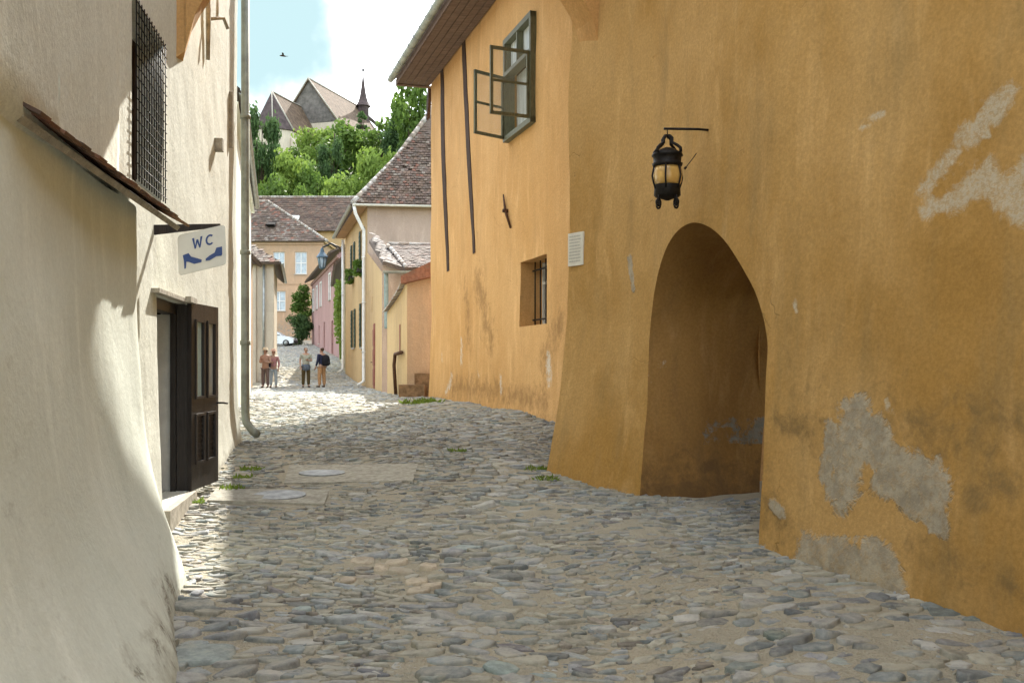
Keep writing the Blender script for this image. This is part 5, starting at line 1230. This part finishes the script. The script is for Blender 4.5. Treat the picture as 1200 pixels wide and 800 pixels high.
def person(x, y, face, label, top, bot, armL, armR, hat=None, H=1.72, short=False, legs=.11, skirt=False, hair=HA):
    root = bpy.data.objects.new('person', None); col.objects.link(root); root.location = (x, y, g1(x, y)+.02); root.rotation_euler = (0,0,face); s = H/1.72; root.scale = (s, s, s)
    tag(root, label, 'person')
    # local: person faces -Y, x to its left
    J = dict(pel=(0,0,.93), waist=(0,.01,1.06), chest=(0,.01,1.28), neck=(0,.0,1.47), head=(0,-.01,1.56), crown=(0,.0,1.66))
    pts = [(0,0,.94,(.15,.11)), (0,.01,1.08,(.13,.10)), (0,.01,1.28,(.16,.115)), (0,.01,1.41,(.11,.08)), (0,0,1.48,(.052,.055)), (0,-.015,1.555,(.066,.082)), (0,-.005,1.63,(.074,.09)), (0,0,1.69,(.05,.06))]
    E = [(0,1),(1,2),(2,3),(3,4),(4,5),(5,6),(6,7)]
    def arm(sd, a):
        el, ha = a; b = len(pts); sh = (.185*sd,.01,1.40); hd = Vector(ha)-Vector(el); hd = hd.normalized()
        pts.extend([(*sh,.055), (*el,.04), (*ha,.026), (*(Vector(ha)+hd*.05),(.035,.018)), (*(Vector(ha)+hd*.095),(.033,.014))]); E.extend([(3,b),(b,b+1),(b+1,b+2),(b+2,b+3),(b+3,b+4)])
        w = Vector(ha)+hd*.095; sdv = hd.cross(Vector((0,1,0))); sdv = sdv.normalized() if sdv.length > .1 else Vector((1,0,0))
        for k, l in enumerate((.065,.075,.07,.052)):
            p0 = w+sdv*(-.03+.02*k); mbx.tube([p0-hd*.03, p0+hd*l*.55, p0+hd*l+Vector((0,-.012,0))], [.010,.009,.006], 6)
        p0 = Vector(ha)+hd*.03+sdv*-.03; mbx.tube([p0, p0+hd*.03-sdv*.03, p0+hd*.06-sdv*.035], [.012,.011,.007], 6)
        return b
    mbx = MB(); aL = arm(1, armL); aR = arm(-1, armR)
    for sd in (1,-1):
        b = len(pts); kx = legs*sd
        pts.extend([(.085*sd,0,.86,.088), (kx,-.01,.50,.058), (kx*1.05,.02,.10,.042), (kx*1.15,-.06,.045,(.04,.032)), (kx*1.25,-.15,.035,(.036,.022))]); E.extend([(0,b),(b,b+1),(b+1,b+2),(b+2,b+3),(b+3,b+4)])
    # face: nose, ears, brow
    mbx.tube([(0,-.085,1.60), (0,-.112,1.565), (0,-.085,1.553)], [.008,.014,.010], 6)
    for sd in (1,-1): mbx.tube([(.072*sd,.005,1.60), (.082*sd,.01,1.585), (.072*sd,.0,1.55)], [.008,.016,.007], 6)
    skin('body', pts, E, SK, root, 2, mbx)
    for sd in (1,-1): mb = MB(); mb.lathe((.03*sd,-.094,1.595), [(0,.006),(.009,.004),(.011,0),(.009,-.004),(0,-.006)], 8); o = mb.build('eye', M['black'], root); o.location = (0,0,0)
    mb = MB(); mb.tube([(-.022,-.093,1.527),(0,-.099,1.525),(.022,-.093,1.527)], [.003,.006,.003], 6); o = mb.build('mouth', simple('lips', (.35,.13,.11), .5, 0, .1, 9, 0), root); o.location = (0,0,0)
    el_ = lambda a, t_: tuple(Vector((.185*(1 if a is armL else -1),.01,1.40)).lerp(Vector(a[0]), t_))
    sp_ = [(0,.005,.90,(.168,.128)), (0,.01,1.08,(.155,.122)), (0,.01,1.28,(.178,.132)), (0,.01,1.41,(.135,.10)), (0,.005,1.455,(.075,.07))]; se = [(0,1),(1,2),(2,3),(3,4)]
    for a, sd in ((armL,1),(armR,-1)):
        b = len(sp_)
        if short: sp_.extend([(.185*sd,.01,1.39,.072), (*el_(a,.7),.062)]); se.extend([(3,b),(b,b+1)])
        else: e_, h_ = Vector(a[0]), Vector(a[1]); sp_.extend([(.185*sd,.01,1.39,.07), (*e_,.056), (*(e_.lerp(h_,.93)),.042)]); se.extend([(3,b),(b,b+1),(b+1,b+2)])
    skin('shirt', sp_, se, top, root, 2)
    if skirt:
        mb = MB(); mb.lathe((0,0,0), [(.14,1.0),(.19,.86),(.21,.6),(.25,.38)], 14); o = mb.build('skirt', bot, root); o.location = (0,0,0)
    else:
        bp_ = [(0,0,.95,(.162,.125))]; be = []
        for sd in (1,-1):
            b = len(bp_); kx = legs*sd; bp_.extend([(.09*sd,0,.84,.108), (kx,-.01,.50,.08), (kx*1.05,.015,.09,.068)]); be.extend([(0,b),(b,b+1),(b+1,b+2)])
        skin('trousers', bp_, be, bot, root, 2)
    for sd in (1,-1):
        kx = legs*sd; skin('shoe', [(kx*1.05,.035,.05,(.045,.045)), (kx*1.15,-.07,.042,(.048,.036)), (kx*1.25,-.17,.034,(.042,.026))], [(0,1),(1,2)], SHO, root, 1)
    if hat:
        mb = MB(); mb.lathe((0,.0,0), [(.17,1.675),(.17,1.685),(.115,1.695),(.11,1.77),(.07,1.80),(0,1.805)], 16); o = mb.build('hat', hat, root); o.location = (0,0,0)
    skin('hair', [(0,.012,1.70,(.088,.10)), (0,.045,1.63,(.092,.082)), (0,.06,1.56,(.075,.055))], [(0,1),(1,2)], hair, root, 2)
    return root
dn = lambda sd, f=0: ((.25*sd,.02,1.13), (.24*sd,-.10-f,.90))
fo = lambda sd: ((.24*sd,-.02,1.13), (.06*sd,-.20,1.16))
def gx(px, py):
    d = 44.
    for _ in range(40): d = (CH-g1((px-600)/F*d, d))*F/(py-HZ)
    return (px-600)/F*d, d
PD = 43.
def at(px, d): return (px-600)/F*d, d
x, y = at(311,43.2); person(x, y, -.15, 'person in a tan hat and checked shirt standing at the left of the street', fab('brown_checked_shirt', (.40,.27,.21)), fab('grey_brown_trousers', (.17,.13,.12)), fo(1), fo(-1), fab('straw_hat', (.55,.46,.32)), 1.70)
x, y = at(320.5,43.8); person(x, y, .1, 'person in a pink top and pale blue trousers beside the one in a tan hat', fab('dusty_pink_top', (.38,.20,.20)), fab('pale_blue_trousers', (.36,.43,.48)), dn(1), fo(-1), fab('faded_cap', (.5,.33,.25)), 1.66)
bx_, by_ = x, y
x, y = at(358.5,42.6); person(x, y, .35, 'person in a pale short-sleeved shirt and olive trousers with a jacket tied round the waist', fab('pale_sage_shirt', (.36,.38,.32)), fab('olive_trousers', (.085,.065,.03)), fo(1), dn(-1), None, 1.74, True)
p3 = (x, y)
x, y = at(377,42.8); person(x, y, -2.2, 'person in a navy jacket and tan trousers wearing a black backpack', fab('navy_jacket', (.03,.035,.07)), fab('tan_trousers', (.42,.25,.13)), dn(1), ((-.25,-.10,1.18), (-.38,-.32,1.15)), None, 1.74, legs=.13)
p4 = (x, y)
# carried things
mb = MB(); g_ = g1(*p4); q = Vector((p4[0]+.20, p4[1]-.09, g_)); vs = []
mb.lathe((q.x, q.y, g_), [(0,.95),(.13,.97),(.17,1.05),(.18,1.22),(.15,1.36),(.08,1.43),(0,1.44)], 12)
pk = mb.build('backpack', fab('black_backpack_cloth', (.018,.018,.022))); tag(pk, 'black backpack on the back of the person in tan trousers', 'backpack')
mb = MB(); mb.lathe((q.x+.13, q.y-.05, g_), [(0,1.0),(.06,1.01),(.075,1.1),(.05,1.2),(0,1.21)], 8); o = mb.build('front_pocket', fab('dark_pocket_cloth', (.03,.03,.035)), None, keep=True); o.parent = pk; o.location = -pk.location
mb = MB(); g_ = g1(*p3); mb.lathe((p3[0], p3[1], g_), [(.16,1.02),(.19,.97),(.20,.88),(.185,.80),(.15,.76)], 14); mb.tube([(p3[0]-.03,p3[1]-.19,g_+.98), (p3[0]+.02,p3[1]-.21,g_+.85), (p3[0]+.05,p3[1]-.2,g_+.72)], [.03,.04,.03], 6)
tag(mb.build('tied_jacket', fab('slate_blue_jacket', (.12,.15,.19))), 'slate blue jacket knotted round the waist of the person in olive trousers', 'jacket')
mb = MB(); g_ = g1(bx_, by_); mb.box(bx_-.20, bx_-.08, by_-.22, by_-.14, g_+.92, g_+1.30); mb.tube([(bx_-.14,by_-.19,g_+1.3), (bx_-.05,by_-.13,g_+1.47)], .015, 5)
tag(mb.build('shoulder_bag', fab('black_bag_leather', (.02,.02,.03))), 'black shoulder bag of the person in pale blue trousers', 'bag')

# =================================================================== SKY, SUN, CAMERA
sv = Vector((.12,1.25,1.0)).normalized(); el = math.asin(sv.z); az = math.atan2(sv.x, sv.y)
w = bpy.data.worlds.new('World'); scene.world = w; w.use_nodes = True; nt = w.node_tree; nt.nodes.clear()
out = nt.nodes.new('ShaderNodeOutputWorld'); bg = nt.nodes.new('ShaderNodeBackground'); sky = nt.nodes.new('ShaderNodeTexSky'); sky.sky_type = 'NISHITA'; sky.sun_disc = False; sky.sun_elevation = el; sky.sun_rotation = az; sky.altitude = 300; sky.dust_density = 1.2; sky.air_density = 1.0
tc_ = nt.nodes.new('ShaderNodeTexCoord'); mp_ = nt.nodes.new('ShaderNodeMapping'); mp_.inputs['Scale'].default_value = (1,1,2.2); mp_.inputs['Location'].default_value = (.35,0,.1); nt.links.new(tc_.outputs['Generated'], mp_.inputs[0])
no = nt.nodes.new('ShaderNodeTexNoise'); no.inputs['Scale'].default_value = 2.6; no.inputs['Detail'].default_value = 7; no.inputs['Roughness'].default_value = .55; nt.links.new(mp_.outputs[0], no.inputs['Vector'])
mr_ = nt.nodes.new('ShaderNodeMapRange'); mr_.interpolation_type = 'SMOOTHSTEP'; mr_.inputs[1].default_value = .46; mr_.inputs[2].default_value = .60; nt.links.new(no.outputs['Fac'], mr_.inputs[0])
mx_ = nt.nodes.new('ShaderNodeMix'); mx_.data_type = 'RGBA'; mx_.inputs[7].default_value = (10.5,10.6,10.4,1); nt.links.new(mr_.outputs[0], mx_.inputs[0]); nt.links.new(sky.outputs[0], mx_.inputs[6])
nrm_ = nt.nodes.new('ShaderNodeVectorMath'); nrm_.operation = 'DOT_PRODUCT'; gd = Vector((-.262,1,.33)).normalized(); nrm_.inputs[1].default_value = gd; nt.links.new(tc_.outputs['Generated'], nrm_.inputs[0])
n2_ = nt.nodes.new('ShaderNodeTexNoise'); n2_.inputs['Scale'].default_value = 9; n2_.inputs['Detail'].default_value = 6; nt.links.new(tc_.outputs['Generated'], n2_.inputs['Vector'])
a1_ = nt.nodes.new('ShaderNodeMath'); a1_.operation = 'MULTIPLY_ADD'; nt.links.new(n2_.outputs['Fac'], a1_.inputs[0]); a1_.inputs[1].default_value = .012; nt.links.new(nrm_.outputs['Value'], a1_.inputs[2])
m2_ = nt.nodes.new('ShaderNodeMapRange'); m2_.interpolation_type = 'SMOOTHSTEP'; m2_.inputs[1].default_value = .9985; m2_.inputs[2].default_value = 1.0045; m2_.inputs[4].default_value = 1.; nt.links.new(a1_.outputs[0], m2_.inputs[0])
mz_ = nt.nodes.new('ShaderNodeMix'); mz_.data_type = 'RGBA'; mz_.inputs[7].default_value = (1.5,2.1,2.22,1); nt.links.new(m2_.outputs[0], mz_.inputs[0]); nt.links.new(mx_.outputs[2], mz_.inputs[6])
nt.links.new(mz_.outputs[2], bg.inputs[0]); bg.inputs[1].default_value = .125; nt.links.new(bg.outputs[0], out.inputs[0])
sl_ = bpy.data.lights.new('sun', 'SUN'); sl_.energy = 3.3; sl_.angle = math.radians(.55); sl_.color = (1,.945,.85); so_ = bpy.data.objects.new('sun', sl_); col.objects.link(so_); so_.rotation_euler = sv.to_track_quat('Z', 'Y').to_euler()
cam = bpy.data.cameras.new('camera'); co = bpy.data.objects.new('camera', cam); col.objects.link(co); co.location = (0,0,CH); co.rotation_euler = (math.pi/2,0,0)
cam.sensor_width = 36; cam.lens = 36*F/1200; cam.shift_y = (HZ-400)/1200; cam.clip_end = 5000; cam.clip_start = .05; scene.camera = co
scene.cycles.max_bounces = 6; scene.cycles.diffuse_bounces = 4; scene.cycles.transparent_max_bounces = 6; scene.cycles.caustics_reflective = False; scene.cycles.caustics_refractive = False
scene.view_settings.view_transform = 'Standard'; scene.view_settings.look = 'None'; scene.view_settings.exposure = 1.8; scene.view_settings.gamma = 1
for o in list(bpy.data.objects):
    if '_w' in o: del o['_w']
